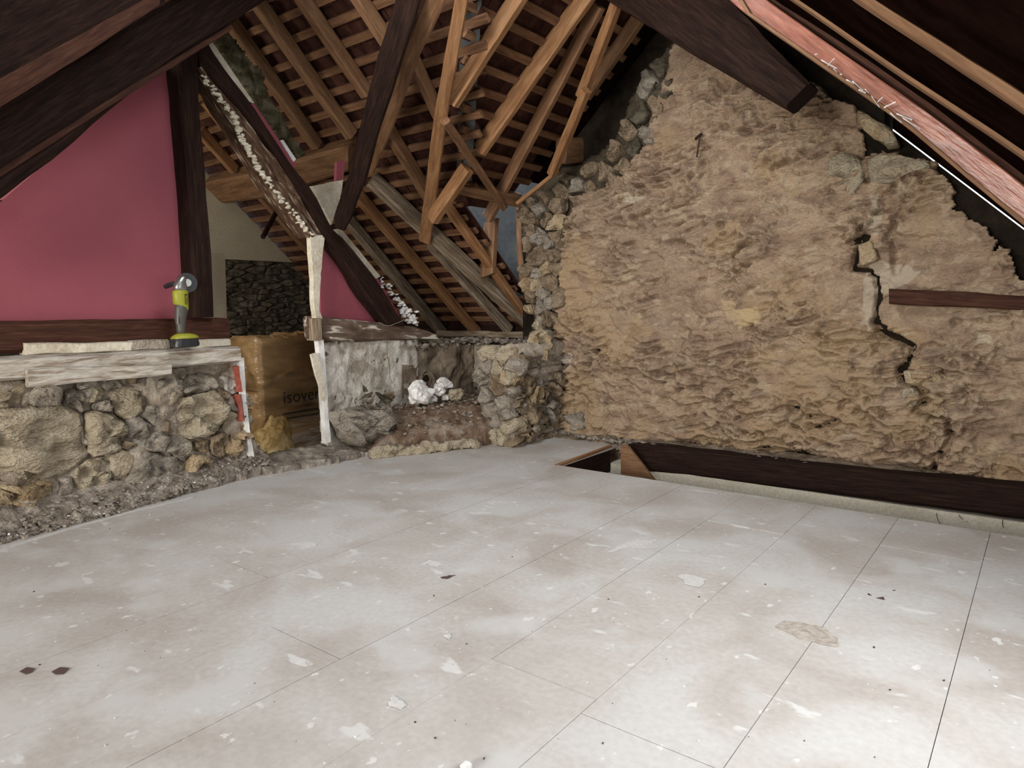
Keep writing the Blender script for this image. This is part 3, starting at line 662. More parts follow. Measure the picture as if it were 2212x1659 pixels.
# white plaster end with red brick showing
spx('plaster_end', [(516, 775), (527, 772), (531, 850), (540, 930), (549, 985), (538, 988), (528, 900), (520, 840)], X(-4.17), .03, M['chunk'], parent=wl, rag=.006)
for q in [[(511, 792), (516, 790), (524, 845), (519, 846)], [(513, 855), (519, 853), (527, 910), (521, 912)]]:
    spx('brick', q, X(-4.145), .05, M['brick'], parent=wl, rag=.004, step=.02)
# dirt bank and chips along the foot of the wall
def bank(u, v, P): return np.clip(.13-(u+4.2)*.55, 0, .2)+fbm(P*9, 3, 41)*.014+fbm(P*34, 2, 42)*.008
bk = relief('debris_bank', (0, 0, 0), (1, 0, 0), (0, 1, 0), (0, 0, 1), [(-4.22, -2.3), (-3.92, -2.3), (-3.90, .9), (-3.96, 1.4), (-4.0, 1.8), (-4.08, 2.3), (-4.10, 2.62), (-4.24, 2.64)], .014, bank, M['greydirt'], wl, back=0, kind='stuff')
pts = []; sz = []
for _ in range(900):
    y = r_.uniform(.7, 2.62); ed = -3.88-(y-.9)*.12; x = ed-abs(r_.gauss(0, .09)); x = max(x, -4.2)
    pts.append((x, y, max(.004, .13-(x+4.2)*.55)+.004)); sz.append(r_.choice([.008, .012, .018, .025, .035]))
scatter('wall_foot_chips', pts, sz, M['greydirt'], wl, 6, kind='stuff')
pts = []; sz = []
for _ in range(80):
    y = r_.uniform(.8, 2.6); x = -3.9-(y-.9)*.12-abs(r_.gauss(0, .05)); pts.append((x, y, max(.004, .13-(x+4.2)*.55)+.006)); sz.append(r_.choice([.006, .009, .014]))
scatter('white_chips', pts, sz, M['chunk'], wl, 8, kind='stuff')
tag(mesh('plaster_shard', rock_vf(r_, .11, 3)[0]*np.array([.5, 1.2, .4])+at(305, 1080, Z(.02)), rock_vf(random.Random(1), 1, 3)[1], M['chunk']), 'long white plaster shard lying at the foot of the stone wall', 'plaster chunk')
tag(mesh('plaster_crumb', rock_vf(r_, .035, 9)[0]+at(1008, 1655, Z(.012)), rock_vf(random.Random(1), 1, 3)[1], M['chunk']), 'white plaster crumb lying on the floor closest to the camera', 'plaster chunk')

# ledge timbers
tpx('ledge_beam', [((-300, 810), (-300, 880)), ((0, 771), (0, 822)), ((200, 762), (200, 810)), ((518, 748), (518, 783))], X(-4.08), .30, M['ledge'], rough=.008, label='long limewashed ledge beam with a ragged right end on top of the stone knee wall', cat='beam')
tpx('ledge_plank', [((63, 800), (63, 838)), ((368, 786), (368, 809))], X(-4.03), .05, M['ledge'], rough=.006, label='grey whitewashed plank fixed below the ledge beam', cat='plank')
tpx('ledge_block', [((60, 741), (62, 768)), ((286, 738), (288, 759))], X(-4.13), .12, M['creamedge'], rough=.006, label='long cream plaster batten lying on the ledge, leftmost of the three', cat='batten')
tpx('ledge_block', [((286, 733), (286, 757)), ((366, 732), (366, 753))], X(-4.13), .12, M['mortar'], rough=.010, label='grey crumbling block on the ledge left of the angle grinder', cat='batten')
tpx('ledge_block', [((424, 734), (424, 752)), ((497, 733), (498, 749))], X(-4.13), .12, M['creamedge'], rough=.006, label='short cream plaster batten on the ledge right of the angle grinder', cat='batten')

# ------------------------------------------------------------------ partition (truss wall above the knee wall)
part = spx('wall_partition', [(0, 437), (160, 300), (271, 205), (385, 118), (420, 118), (430, 460), (440, 700), (0, 706)], X(-4.30), .08, M['pink'], kind='structure')
v = [at(0, 430, X(-4.30)), at(0, 706, X(-4.30))]
slab('painted_panel', [(-4.30, -.6, .98), (-4.30, -.6, .98+.0), (-4.30, v[0][1], v[0][2]), (-4.30, v[1][1], v[1][2])], (-.08, 0, 0), M['pink'], part)
spx('painted_panel', [(690, 505), (704, 505), (722, 530), (742, 556), (777, 621), (831, 690), (831, 700), (694, 690)], X(-4.27), .09, M['pink'], parent=part)
spx('painted_panel', [(808, 590), (822, 608), (872, 698), (850, 700)], X(-4.27), .09, M['pink'], parent=part)
spx('painted_panel', [(538, 220), (549, 224), (640, 355), (632, 372)], X(-4.27), .06, M['pink'], parent=part)
spx('painted_panel', [(728, 350), (745, 345), (742, 385), (726, 400)], X(-4.36), .03, M['pink'], parent=part)
spx('cream_panel', [(438, 80), (450, 78), (549, 222), (538, 226)], X(-4.27), .06, M['creamedge'], parent=part, rag=.003)
spx('cream_panel', [(676, 402), (742, 388), (735, 430), (716, 486), (700, 450)], X(-4.33), .05, M['creamedge'], parent=part, rag=.006)
spx('cream_panel', [(727, 498), (737, 494), (822, 597), (812, 602)], X(-4.26), .08, M['creamedge'], parent=part, rag=.005)
spx('white_edge', [(605, 303), (612, 302), (640, 344), (634, 350)], X(-4.26), .03, M['chunk'], parent=part, rag=.003)
spx('plaster_jamb', [(671, 508), (702, 508), (696, 560), (691, 630), (690, 670), (697, 690), (683, 690), (678, 650), (677, 600), (673, 550)], X(-4.16), .05, M['creamedge'], parent=part, rag=.006)
spx('plaster_jamb', [(687, 733), (699, 733), (704, 800), (708, 870), (715, 955), (704, 958), (700, 880), (694, 800)], X(-4.16), .05, M['chunk'], parent=part, rag=.006)
for q in [[(672, 765), (684, 762), (694, 790), (699, 820), (704, 862), (697, 866), (690, 832), (680, 800)]]:
    spx('torn_lath', q, X(-4.14), .02, M['creamedge'], parent=part, rag=.003)
pts = []; sz = []
for t in np.linspace(0, 1, 60):
    p = at(822+t*75, 602+t*96+0, X(-4.22)); pts.append(tuple(p+np.array([r_.uniform(-.02, .02), r_.uniform(-.02, .03), r_.uniform(-.03, .02)]))); sz.append(.025+.06*t*r_.random())
for _ in range(22): p = at(r_.uniform(868, 900), r_.uniform(668, 700), X(-4.2)); pts.append(tuple(p)); sz.append(.05)
scatter('plaster_crumbs', pts, sz, M['chunk'], part, 21, kind='stuff')
moss = [uvx(*p, -4.42) for p in [(452, 60), (500, 66), (560, 150), (600, 230), (655, 335), (640, 345), (560, 235), (470, 100)]]
relief('daub_strip', (-4.42, 0, 0), (0, 1, 0), (0, 0, 1), (1, 0, 0), moss, .015, rough_h, M['moss'], part, back=.08)

tpx('timber_post', [((384, 60), (432, 60)), ((385, 122), (431, 152)), ((401, 312), (438, 271)), ((411, 450), (453, 450)), ((417, 560), (463, 560)), ((422, 686), (466, 686))], X(-4.15), .20, M['dark'], rough=.006, label='dark crooked upright post between the pink panel and the doorway', cat='post')
tpx('sill_beam', [((-300, 705), (-300, 790)), ((0, 694), (0, 768)), ((240, 691), (240, 756)), ((496, 688), (496, 745))], X(-4.18), .20, M['darkred'], rough=.006, label='dark brown sill beam under the large pink panel', cat='beam')
tpx('sill_beam', [((694, 684), (699, 736)), ((800, 693), (805, 736)), ((900, 706), (905, 734)), ((945, 722), (948, 734))], X(-4.16), .22, M['sillscrap'], rough=.006, label='worn sill beam with flaked white plaster above the plastered wall', cat='beam')
tpx('sill_end_block', [((683, 688), (695, 686)), ((686, 736), (698, 735))], X(-4.12), .10, M['old'], rough=.003, nseg=4, label='small weathered end block at the doorway edge of the flaked sill', cat='block')
tpx('principal_rafter', [((428, 85), (446, 82)), ((437, 145), (470, 125)), ((512, 225), (545, 222)), ((597, 330), (636, 362)), ((655, 425), (680, 410)), ((698, 503), (718, 490)), ((748, 566), (770, 545)), ((790, 640), (818, 610)), ((838, 697), (878, 703))], X(-4.13), .14, M['dark'], rough=.006, nseg=20, label='dark principal rafter running from the post top down to the flaked sill', cat='rafter')
tpx('scraped_brace', [((428, 150), (441, 146)), ((470, 215), (500, 205)), ((520, 300), (560, 290)), ((570, 385), (610, 345)), ((625, 455), (655, 425)), ((668, 512), (698, 506))], X(-4.16), .16, M['scrap'], rough=.012, nseg=24, label='scraped brown brace with plaster crust under the dark principal rafter', cat='brace')

pts = []; sz = []
cl_ = [(437, 165), (503, 250), (520, 300), (545, 345), (600, 425), (672, 510)]
for (a, b), (c, d) in zip(cl_[:-1], cl_[1:]):
    for t in np.linspace(0, 1, 26): pts.append(tuple(at(a+(c-a)*t+r_.uniform(-3, 7), b+(d-b)*t+r_.uniform(-3, 3), X(-4.155)))); sz.append(r_.choice([.02, .03, .045]))
scatter('plaster_crust', pts, sz, M['creamedge'], part, 27, kind='stuff')
tds('strut_cheek', [((922, -20), (974, -20)), ((868, 125), (905, 125)), ((820, 270), (852, 270)), ((788, 380), (808, 376))], roofdist(940, -20)-.18, roofdist(800, 380)-.10, .05, M['newb'], rough=.003, label='reddish brown rafter lying behind and right of the dark slanting strut', cat='rafter')
# big truss timbers upper left, nearer to the camera
tpx('truss_principal', [((-200, 372), (-200, 575)), ((0, 205), (0, 437)), ((163, 118), (163, 302)), ((271, 55), (271, 210)), ((385, -8), (385, 126)), ((500, -70), (500, 54)), ((640, -150), (640, -40))], X(-3.72), .22, M['dark'], rough=.008, nseg=20, cham=.10, label='massive dark truss timber crossing the upper left above the pink panel', cat='rafter')
tpx('truss_chamfer_strip', [((-200, 480), (-200, 500)), ((0, 366), (0, 384)), ((250, 205), (250, 222)), ((500, 52), (500, 66))], X(-3.70), .03, M['darkred'], rough=.002, label='lighter strip standing for the lit line along the lower edge of the massive left truss timber', cat='lath')  # added strip, its lighter colour paints the light on the timber's lower edge
tpx('truss_purlin', [((-300, 60), (-300, 380)), ((0, -60), (0, 228)), ((180, -150), (180, 110)), ((360, -260), (360, 4))], X(-3.35), .24, M['dark'], rough=.008, label='second massive dark timber in the top left corner of the view', cat='beam')
tpx('truss_edge_strip', [((0, 170), (0, 232)), ((180, 70), (180, 118)), ((345, -20), (345, 10))], X(-3.33), .02, M['darkred'], rough=.002, label='slightly lighter strip along the underside of the top left timber', cat='lath')  # strip a little lighter than the timber it runs along
# dark strut from the collar down to the partition
A = at(905, -20, X(-3.35)); B = at(736, 492, X(-4.08))
def free(name, pa, da, pb, db, w, d, m, **k):
    a = CAM+ray(*pa)*da; b = CAM+ray(*pb)*db; mid = (a+b)/2; view = mid-CAM
    return stick(name, a, b, w, d, view, m, **k)
da, db = np.linalg.norm(A-CAM), np.linalg.norm(B-CAM)
a_, b_ = at(905, -40, X(-3.35)), B
tds('dark_strut', [((868, -40), (925, -40)), ((815, 125), (872, 125)), ((775, 280), (820, 280)), ((750, 390), (790, 390)), ((720, 470), (762, 470)), ((723, 492), (745, 500))], roofdist(895, -40)-.25, np.linalg.norm(at(736, 492, X(-4.0))-CAM), .14, M['dark'], rough=.005, nseg=16, label='dark reddish strut slanting down in front of the tiled roof to the principal rafter', cat='strut')

# ------------------------------------------------------------------ pit beside the gable
pit = spx('pit_beam', [(0, 0), (1, 0), (1, 1)], Y(4.6), .1, M['dark']) if False else None
timber('pit_beam', [(at(1355, 962, Y(4.62)), at(1362, 1022, Y(4.62))), (at(1420, 966, Y(4.62)), at(1420, 1022, Y(4.62))), (at(1800, 1012, Y(4.62)), at(1800, 1070, Y(4.62))), (at(2212, 1052, Y(4.62)), at(2212, 1124, Y(4.62))), (at(2400, 1076, Y(4.62)), at(2400, 1155, Y(4.62)))], (0, .17, 0), M['dark'], rough=.006, nseg=24, label='long dark beam along the floor opening in front of the stone gable', cat='beam')
pw = box('wall_pit', (-2.8, 4.63, -1.3), (.62, 4.80, -.13), M['limewash'], kind='structure')
box('wall_pit_front', (-2.64, 3.80, -1.3), (.62, 3.868, -.30), M['cream'], kind='structure')
box('wall_pit_end', (-2.80, 3.87, -1.3), (-2.66, 4.64, -.10), M['cream'], kind='structure')
box('floor_pit', (-2.8, 3.8, -1.36), (.7, 4.8, -1.3), M['greydirt'], kind='structure')
box('wall_pit_right', (.62, 3.8, -1.3), (.70, 4.8, -.02), M['cream'], kind='structure')
stick('pit_end_board', (-2.635, 3.88, -.10), (-2.635, 4.62, -.10), .19, .025, (-1, 0, 0), M['dark'], rough=.002, label='dark smeared end board closing the left end of the floor opening', cat='board')
stick('pit_end_trim', (-2.645, 3.88, .0), (-2.645, 4.64, .012), .03, .02, (0, 0, -1), M['new'], rough=.001, label='thin orange-brown edge strip on top of the end board', cat='trim')
spx('stair_gusset', [(1341, 962), (1356, 963), (1416, 1040), (1400, 1042), (1341, 1024)], Y(4.50), .022, M['newb'], label='triangular orange-brown board standing in the left end of the floor opening', cat='board')
slab('stair_shelf', [at(*p, Z(-.17)) for p in [(1330, 1024), (1395, 1022), (1412, 1045), (1320, 1045)]], (0, 0, -.02), M['greydirt'], label='small dusty shelf board behind the floor edge under the triangular board', cat='board')
# soil strip between beam and wall
relief('wall_foot_soil', (0, 0, -.02), (1, 0, 0), (0, 1, 0), (0, 0, 1), [(-3.3, 4.70), (-2.4, 4.72), (-2.4, 4.70), (.62, 4.72), (.62, 4.92), (-3.4, 4.92)], .016, lambda u, v, P: .04+fbm(P*9, 3, 4)*.02+(v-4.75)*.2, M['soot'], gable, back=.02, kind='stuff')
pts = []; sz = []
for _ in range(160):
    x = r_.uniform(-3.4, -1.2); pts.append((x, r_.uniform(4.70, 4.82), .03)); sz.append(r_.choice([.02, .035, .05]))
scatter('wall_foot_chips', pts, sz, M['greydirt'], gable, 33, kind='stuff')
# embedded rail in the gable on the right, nail
tpx('embedded_rail', [((1922, 622), (1922, 656)), ((2060, 630), (2060, 664)), ((2230, 640), (2230, 672))], Y(4.77), .08, M['darkred'], rough=.005, label='dark timber rail let into the stone gable on the right', cat='beam')
def rod(name, a, b, r, m, parent=None, n=8, **k):
    a = np.array(a, float); b = np.array(b, float); ax = (b-a)/np.linalg.norm(b-a); u = np.cross(ax, (0.3, .2, 1)); u /= np.linalg.norm(u); w = np.cross(ax, u); V = []
    for c in (a, b):
        for i in range(n): t = 2*math.pi*i/n; V.append(c+(u*math.cos(t)+w*math.sin(t))*r)
    f = [(i, (i+1) % n, n+(i+1) % n, n+i) for i in range(n)]+[tuple(range(n))[::-1], tuple(range(n, 2*n))]
    o = mesh(name, V, f, m, parent); tag(o, **k); return o
nl = empty('iron_spike', Vector(at(1509, 290, Y(4.78))), label='rusty iron spike hanging flat against the upper gable wall', cat='spike')
rod('shaft', at(1511, 300, Y(4.78)), at(1505, 340, Y(4.79)), .006, M['steel'], nl)
rod('head', at(1503, 300, Y(4.80)), at(1515, 290, Y(4.76)), .011, M['steel'], nl)

# ------------------------------------------------------------------ roofs
def roof(name, plane_pt, U, V, N, poly, up, parent=None): pass
roofW = slab('ceiling_wing', [(-6.7, 2.4, zW(2.4)+.22), (-1.95, 2.4, zW(2.4)+.22), (-3.80, 4.16, zW(4.16)+.22), (-3.80, 5.40, zW(5.40)+.22), (-6.7, 5.40, zW(5.40)+.22)], (0, 0, .02), M['tile'], kind='structure')
roofM = slab('ceiling_main', [(-3.56, 4.05, zM(-3.56)+.22), (-1.95, 2.4, zM(-1.95)+.22), (-1.95, 5.40, zM(-1.95)+.22), (-3.56, 5.40, zM(-3.56)+.22)], (0, 0, .02), M['under'], kind='structure')  # near-black slab paints the shade where tile courses stop by the gable
# tile courses and battens
def course(par, a, b, U, down, nrm, w, L_, sd):
    """one row of flat tiles from a to b; each tile its own slightly tilted slab"""
    r2 = random.Random(sd); a = np.array(a, float); b = np.array(b, float); n = max(1, int(np.linalg.norm(b-a)/w)); ax = (b-a)/np.linalg.norm(b-a); V = []; f = []
    for i in range(n):
        s0 = a+ax*(i*w+.003); s1 = a+ax*((i+1)*w-.003); j = nrm*r2.uniform(-.004, .006); d = down*(L_+r2.uniform(-.008, .008)); k = len(V)
        lift = nrm*.022
        V += [s0+j, s1+j, s1+d+j+lift*0+nrm*.0, s0+d+j, s0+j+nrm*.012, s1+j+nrm*.012, s1+d+j+nrm*.012, s0+d+j+nrm*.012]
        f += [tuple(k+q for q in g) for g in [(0, 3, 2, 1), (4, 5, 6, 7), (0, 1, 5, 4), (1, 2, 6, 5), (2, 3, 7, 6), (3, 0, 4, 7)]]
    return mesh('tile_course', V, f, M['tile'], par)
def battens(par, ys, seg, toP, ax, nrm, dn, hgt, ca=0, cb=0):
    for i, q in enumerate(ys):
        a, b = seg(q)
        if b-a < .12: continue
        A_, B_ = toP(a, q), toP(b, q)
        stick('batten', A_+nrm*hgt, B_+nrm*hgt, .052, .026, nrm, M['batten'], rough=.0015, parent=par, nseg=4, cham=.06)
        A_, B_ = toP(a+ca, q), toP(b+cb, q)
        if b+cb-a-ca < .2: continue
        course(par, A_+nrm*(hgt+.040)-dn*.02, B_+nrm*(hgt+.040)-dn*.02, ax, (dn*.21-nrm*.012)/1.0, nrm, .17, 1.0, i)
nW = np.array([0, TW, 1])/math.hypot(TW, 1); dW = np.array([0, 1, -TW])/math.hypot(TW, 1)
nM = np.array([-TM, 0, 1])/math.hypot(TM, 1); dM = np.array([-1, 0, -TM])/math.hypot(TM, 1)
stepY = .142*1/math.hypot(TW, 1)
def segW(y):
    v_ = -4.84+.978*(5.36-y)+.05
    r_e = v_ if y < 4.10 else -3.79+.03*math.sin(y*23)
    return (-6.6, r_e)
battens(roofW, [2.45+i*stepY for i in range(int(2.9/stepY))], segW, lambda x, y: np.array([x, y, zW(y)]), (1, 0, 0), nW, dW, .10, 0, -.10)
stepX = .148/math.hypot(TM, 1)
def segM(x):
    v_ = 5.36-(x+4.84)/.978+.02
    return (max(v_, 2.45), 4.80)
battens(roofM, [-3.54+i*stepX for i in range(int(1.6/stepX))], segM, lambda y, x: np.array([x, y, zM(x)]), (0, 1, 0), nM, dM, .10, .12, 0)
# rafters of the wing roof: (pixels top, bottom, width px, material, label)
def raf(pa, pb, w, m, lab, pl=WPL, depth=.10, off=0, name='rafter', **k):
    n = np.array(pl[0]); n = n/np.linalg.norm(n); pl2 = (pl[0], pl[1]+off*np.linalg.norm(pl[0]))
    return stick(name, at(*pa, pl2), at(*pb, pl2), w*.9, depth, n, M[m], rough=.003, label=lab, cat='rafter', **k)
raf((478, 40), (677, 324), .085, 'newb', 'brown rafter nearest the post, leftmost of those under the tiles, ending on the purlin')
raf((537, 0), (752, 301), .080, 'newb', 'second brown rafter from the post under the tiles, ending at the purlin')
raf((640, 0), (785, 211), .070, 'newb', 'third brown rafter from the post, ending behind the dark strut')
raf((750, -20), (828, 100), .070, 'newb', 'short rafter visible at the top left of the dark strut')
raf((880, 130), (950, 275), .060, 'newb', 'short brown rafter high behind the long near-vertical strut')
raf((828, 282), (930, 450), .070, 'newb', 'brown rafter passing behind the foot of the long near-vertical strut')
raf((963, 452), (1128, 680), .085, 'new', 'wide orange rafter on the torn right edge of the low tiled roof', depth=.06)
raf((766, 429), (1032, 733), .075, 'new', 'orange-brown rafter in the middle of the low tiled slope')
raf((795, 398), (1145, 715), .115, 'old', 'thick weathered grey rafter that carries the foot of the long strut', depth=.12, off=-.03)
raf((925, 535), (1096, 722), .060, 'old', 'grey split rafter just under the thick weathered one', off=-.02)
raf((722, 455), (956, 732), .095, 'old', 'grey weathered rafter along the pink panel edge', off=-.01)
raf((437, 225), (560, 385), .055, 'new', 'pale rafter seen over the doorway, nearer the scraped brace')
raf((425, 290), (500, 375), .050, 'new', 'pale rafter seen over the doorway, nearer the post')
raf((555, 425), (684, 572), .060, 'newb', 'brown rafter seen through the doorway in front of the cream wall')
# purlins
tpx('purlin', [((440, 396), (440, 446)), ((600, 366), (600, 428)), ((665, 338), (670, 400)), ((752, 318), (752, 372))], (WPL[0], WPL[1]-.02), .14, M['newb'], rough=.006, label='brown purlin crossing over the doorway under the wing rafters', cat='purlin')
timber('purlin', [(at(1224, 298, X(-3.08)), at(1224, 354, X(-3.08))), (at(1328, 298, X(-3.08)), at(1328, 346, X(-3.08)))], (-.10, 0, .02), M['newb'], rough=.004, label='orange-brown purlin end entering the rubble edge of the gable', cat='purlin')
# main slope rafters
raf((1160, -40), (985, 232), .060, 'new', 'orange rafter meeting the long near-vertical strut, left of the pair on the main slope', pl=MPL, depth=.11)
raf((1300, -28), (1045, 336), .055, 'new', 'long orange rafter in the middle of the main slope', pl=MPL, depth=.12)
raf((1303, 20), (1060, 480), .055, 'newb', 'long brown rafter right of the middle one, reaching down to the zinc sheet', pl=MPL, depth=.10)
raf((1410, 20), (1272, 216), .060, 'newb', 'short rafter beside the dark void at the gable', pl=MPL, depth=.10)
raf((1345, 0), (1261, 215), .070, 'new', 'upper orange strut right of the long brown rafter', pl=MPL, depth=.07, off=-.10)
raf((1272, 200), (1196, 382), .070, 'new', 'lower orange strut nailed onto the upper one near the purlin end', pl=MPL, depth=.06, off=-.17)
raf((1208, 372), (1118, 444), .030, 'new', 'thin splintered lath running down from the lower orange strut', pl=MPL, depth=.03, off=-.10)
raf((1017, 372), (940, 484), .075, 'new', 'short split orange rafter crossing behind the long strut low on the valley', pl=MPL, depth=.10, off=-.05)
raf((966, 268), (1092, 452), .065, 'newb', 'brown brace crossing the valley diagonally', pl=MPL, depth=.06, off=-.02)
# long near-vertical strut (valley trimmer)
tds('valley_strut', [((988, -30), (1018, -30)), ((938, 244), (968, 244)), ((905, 520), (930, 530))], roofdist(1000, -30)-.22, roofdist(918, 524)-.12, .07, M['new'], rough=.003, label='long near-vertical orange strut crossing the middle of the roof', cat='strut')
tpx('twisted_prop', [((1045, 480), (1070, 470)), ((1040, 520), (1066, 520)), ((1036, 600), (1064, 590))], Y(4.62), .06, M['newb'], rough=.008, label='short twisted prop under the brown rafter in front of the zinc sheet', cat='prop')
tpx('header_board', [((985, 402), (985, 420)), ((1125, 424), (1125, 450))], (MPL[0], MPL[1]-.01), .04, M['newb'], rough=.003, label='horizontal brown header board above the zinc sheet', cat='board')
# zinc sheet behind the torn roof edge
z = spx('zinc_sheet', [(930, 345), (1165, 365), (1165, 500), (1136, 660), (1110, 668), (1000, 520)], ((-.60, .80, 0), .6*4.0+.8*5.0), .01, M['zinc'], label='dull grey zinc sheet closing the gap beside the gable column', cat='sheet')
tpx('sheet_edge_board', [((1113, 440), (1124, 440)), ((1116, 540), (1127, 540)), ((1122, 610), (1134, 600))], Y(4.95), .03, M['newb'], rough=.002, label='narrow brown board standing between the zinc sheet and the stone column', cat='board')
for (a, b) in [((952, 8), .0), ((975, 60), 0)]: pass
vz = []
for s in np.linspace(.9, 2.7, 2): pass
def vpt(y, dx, dz=.0): x = -4.84+.978*(5.36-y); return np.array([x+dx, y, zW(y)+.155+dz])
slab('valley_flashing', [vpt(4.1, -.09), vpt(2.45, -.09), vpt(2.45, .07, .02), vpt(4.1, .07, .02)], (0, 0, .006), M['zinc'], label='grey zinc valley flashing glimpsed between the battens', cat='sheet')
# wall plate at the eave
stick('wall_plate', (-5.0, 5.22, .79), (-3.45, 5.22, .79), .07, .06, (0, 0, 1), M['old'], rough=.006, label='grey wall plate along the eave behind the hearth corner', cat='beam')

box('eave_board', (-6.6, 5.38, .55), (-3.62, 5.41, .90), M['dark'], roofW)
# right slope
R0 = [(-2.05, zR(-2.05)+.03), (.75, zR(.75)+.03)]
def rslab(y0, y1, x0, x1, par=None, name='ceiling_right'):
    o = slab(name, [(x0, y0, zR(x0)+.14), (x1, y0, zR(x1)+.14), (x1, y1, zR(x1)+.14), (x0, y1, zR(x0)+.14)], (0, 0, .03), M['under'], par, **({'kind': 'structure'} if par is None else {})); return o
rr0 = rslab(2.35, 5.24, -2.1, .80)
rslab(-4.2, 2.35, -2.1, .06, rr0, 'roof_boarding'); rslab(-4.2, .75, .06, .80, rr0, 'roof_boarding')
nR = np.array([TR, 0, 1])/math.hypot(TR, 1)
def rraf(y, w, m, lab, d=.09, x0=-2.0, x1=.7):
    a = np.array([x0, y+w/2, zR(x0)-.09*math.hypot(TR, 1)+.0]); b = np.array([x1, y+w/2, zR(x1)-.09*math.hypot(TR, 1)])
    return stick('rafter', a, b, w, d, nR, M[m], rough=.002, label=lab, cat='rafter')
slab('verge_board', [(-2.0, 5.27, zR(-2.0)+.0), (.7, 5.27, zR(.7)+.0), (.7, 5.27, zR(.7)+.17), (-2.0, 5.27, zR(-2.0)+.17)], (0, .03, 0), M['under'], rr0)
tpx('rafter', [((1480, -90), (1520, -150)), ((1600, 22), (1655, 0)), ((1947, 263), (2016, 250)), ((2182, 455), (2260, 437)), ((2300, 545), (2400, 560))], Y(3.0), .06, M['pinkwood'], rough=.002, nseg=20, cham=.05, label='pinkish brown rafter with a bright lit side face, above the daylight gap', cat='rafter')
tpx('rafter', [((1530, -150), (1550, -150)), ((1596, 19), (1603, 15)), ((1944, 262), (1950, 255)), ((2180, 462), (2186, 455)), ((2300, 560), (2310, 548))], Y(2.985), .02, M['newb'], rough=.001, label='thin brown batten along the lower edge of the pinkish rafter', cat='batten')
tpx('rafter', [((1560, -100), (1590, -100)), ((1712, 0), (1726, 0)), ((1925, 149), (1938, 145)), ((2200, 333), (2214, 326)), ((2330, 425), (2345, 415))], Y(2.4), .06, M['newb'], rough=.001, label='slim brown rafter edge above the pinkish one at the top right', cat='rafter')
tpx('rafter', [((1700, -110), (1740, -110)), ((1850, 0), (1894, 0)), ((2212, 240), (2212, 201)), ((2330, 322), (2330, 280))], Y(1.8), .05, M['newb'], rough=.002, label='wide pale orange rafter nearest the top right corner', cat='rafter')
tpx('rafter', [((1560, -70), (1575, -75)), ((1662, 0), (1674, 0)), ((1842, 122), (1852, 112)), ((2020, 247), (2030, 237)), ((2212, 396), (2222, 384))], Y(3.06), .08, M['darkred'], rough=.001, label='dark reddish lath just above the pinkish rafter', cat='lath')
# sawn principal in the right slope, ends before the gable
tpx('sawn_principal', [((1240, -60), (1560, -60)), ((1310, 0), (1575, 0)), ((1440, 82), (1650, 80)), ((1695, 232), (1748, 178))], Y(3.95), .20, M['dark'], rough=.005, nseg=12, label='massive dark principal with a sawn end in front of the gable top', cat='beam')
# shavings and splinters caught on the bright rafter
sp = []
for t in np.linspace(0, 1, 15):
    p = at(1760+t*190, 118+t*140+r_.uniform(-6, 6), Y(2.95)); sp.append((p, p+np.array([r_.uniform(.01, .06), -.01, r_.uniform(-.05, .02)])))
V = []; Fc = []
for a, b in sp:
    k = len(V); w = np.array([.0, .002, .003]); V += [a-w, a+w, b+w, b-w, (a+b)/2+np.array([0, -.008, .0])]; Fc += [(k, k+1, k+4), (k+1, k+2, k+4), (k+2, k+3, k+4), (k+3, k, k+4)]
o = mesh('splinters', V, Fc, M['chunk']); tag(o, 'splinters coloured pale as highlights, caught along the lower edge of the pinkish rafter', 'splinters', kind='stuff')  # white material paints the highlights on the splinters

# room shell the camera does not see, closing the attic
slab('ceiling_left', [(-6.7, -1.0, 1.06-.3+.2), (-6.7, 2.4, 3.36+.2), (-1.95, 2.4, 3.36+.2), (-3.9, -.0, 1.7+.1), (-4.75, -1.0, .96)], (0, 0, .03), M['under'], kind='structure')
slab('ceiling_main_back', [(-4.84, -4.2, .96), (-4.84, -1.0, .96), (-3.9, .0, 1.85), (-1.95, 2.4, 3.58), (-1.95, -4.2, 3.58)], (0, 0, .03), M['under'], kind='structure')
slab('wall_back', [(-4.8, -4.2, -.3), (.8, -4.2, -.3), (.8, -4.2, .6), (-2.0, -4.2, 3.6), (-4.8, -4.2, 1.0)], (0, -.1, 0), M['cream'], kind='structure')
box('wall_right', (.62, -4.2, -.3), (.80, 5.3, .70), M['cream'], kind='structure')

# ------------------------------------------------------------------ wing behind the doorway
box('floor_wing', (-6.8, -.8, -.42), (-4.74, 5.4, -.36), M['greydirt'], kind='structure')
cw = slab('wall_wing_far', [(-6.50, -.5, 1.60), (-6.50, -.5, .9+.75), (-6.50, .0, 1.9), (-6.50, 2.4, 3.5), (-6.50, zz, zW(zz)+.12) if False else (-6.50, 4.55, zW(4.55)+.12), (-6.50, 5.0, 1.59)], (-.12, 0, 0), M['cream'], kind='structure')
spx('wall_wing_strip', [(440, 546), (486, 546), (490, 690), (440, 690)], X(-5.6), .05, M['cream'], kind='structure')
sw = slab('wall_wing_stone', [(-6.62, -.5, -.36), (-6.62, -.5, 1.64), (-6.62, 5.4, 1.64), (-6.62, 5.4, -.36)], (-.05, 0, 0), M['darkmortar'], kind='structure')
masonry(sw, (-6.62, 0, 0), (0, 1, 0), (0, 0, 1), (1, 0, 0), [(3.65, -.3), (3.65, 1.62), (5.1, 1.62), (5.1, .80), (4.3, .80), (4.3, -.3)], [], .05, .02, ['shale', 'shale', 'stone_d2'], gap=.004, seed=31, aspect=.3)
box('wall_wing_side', (-6.7, 5.36, -.4), (-4.6, 5.5, .80), M['darkmortar'], kind='structure')
box('wall_wing_near', (-6.7, -.8, -.4), (-4.7, -.6, .95), M['cream'], kind='structure')
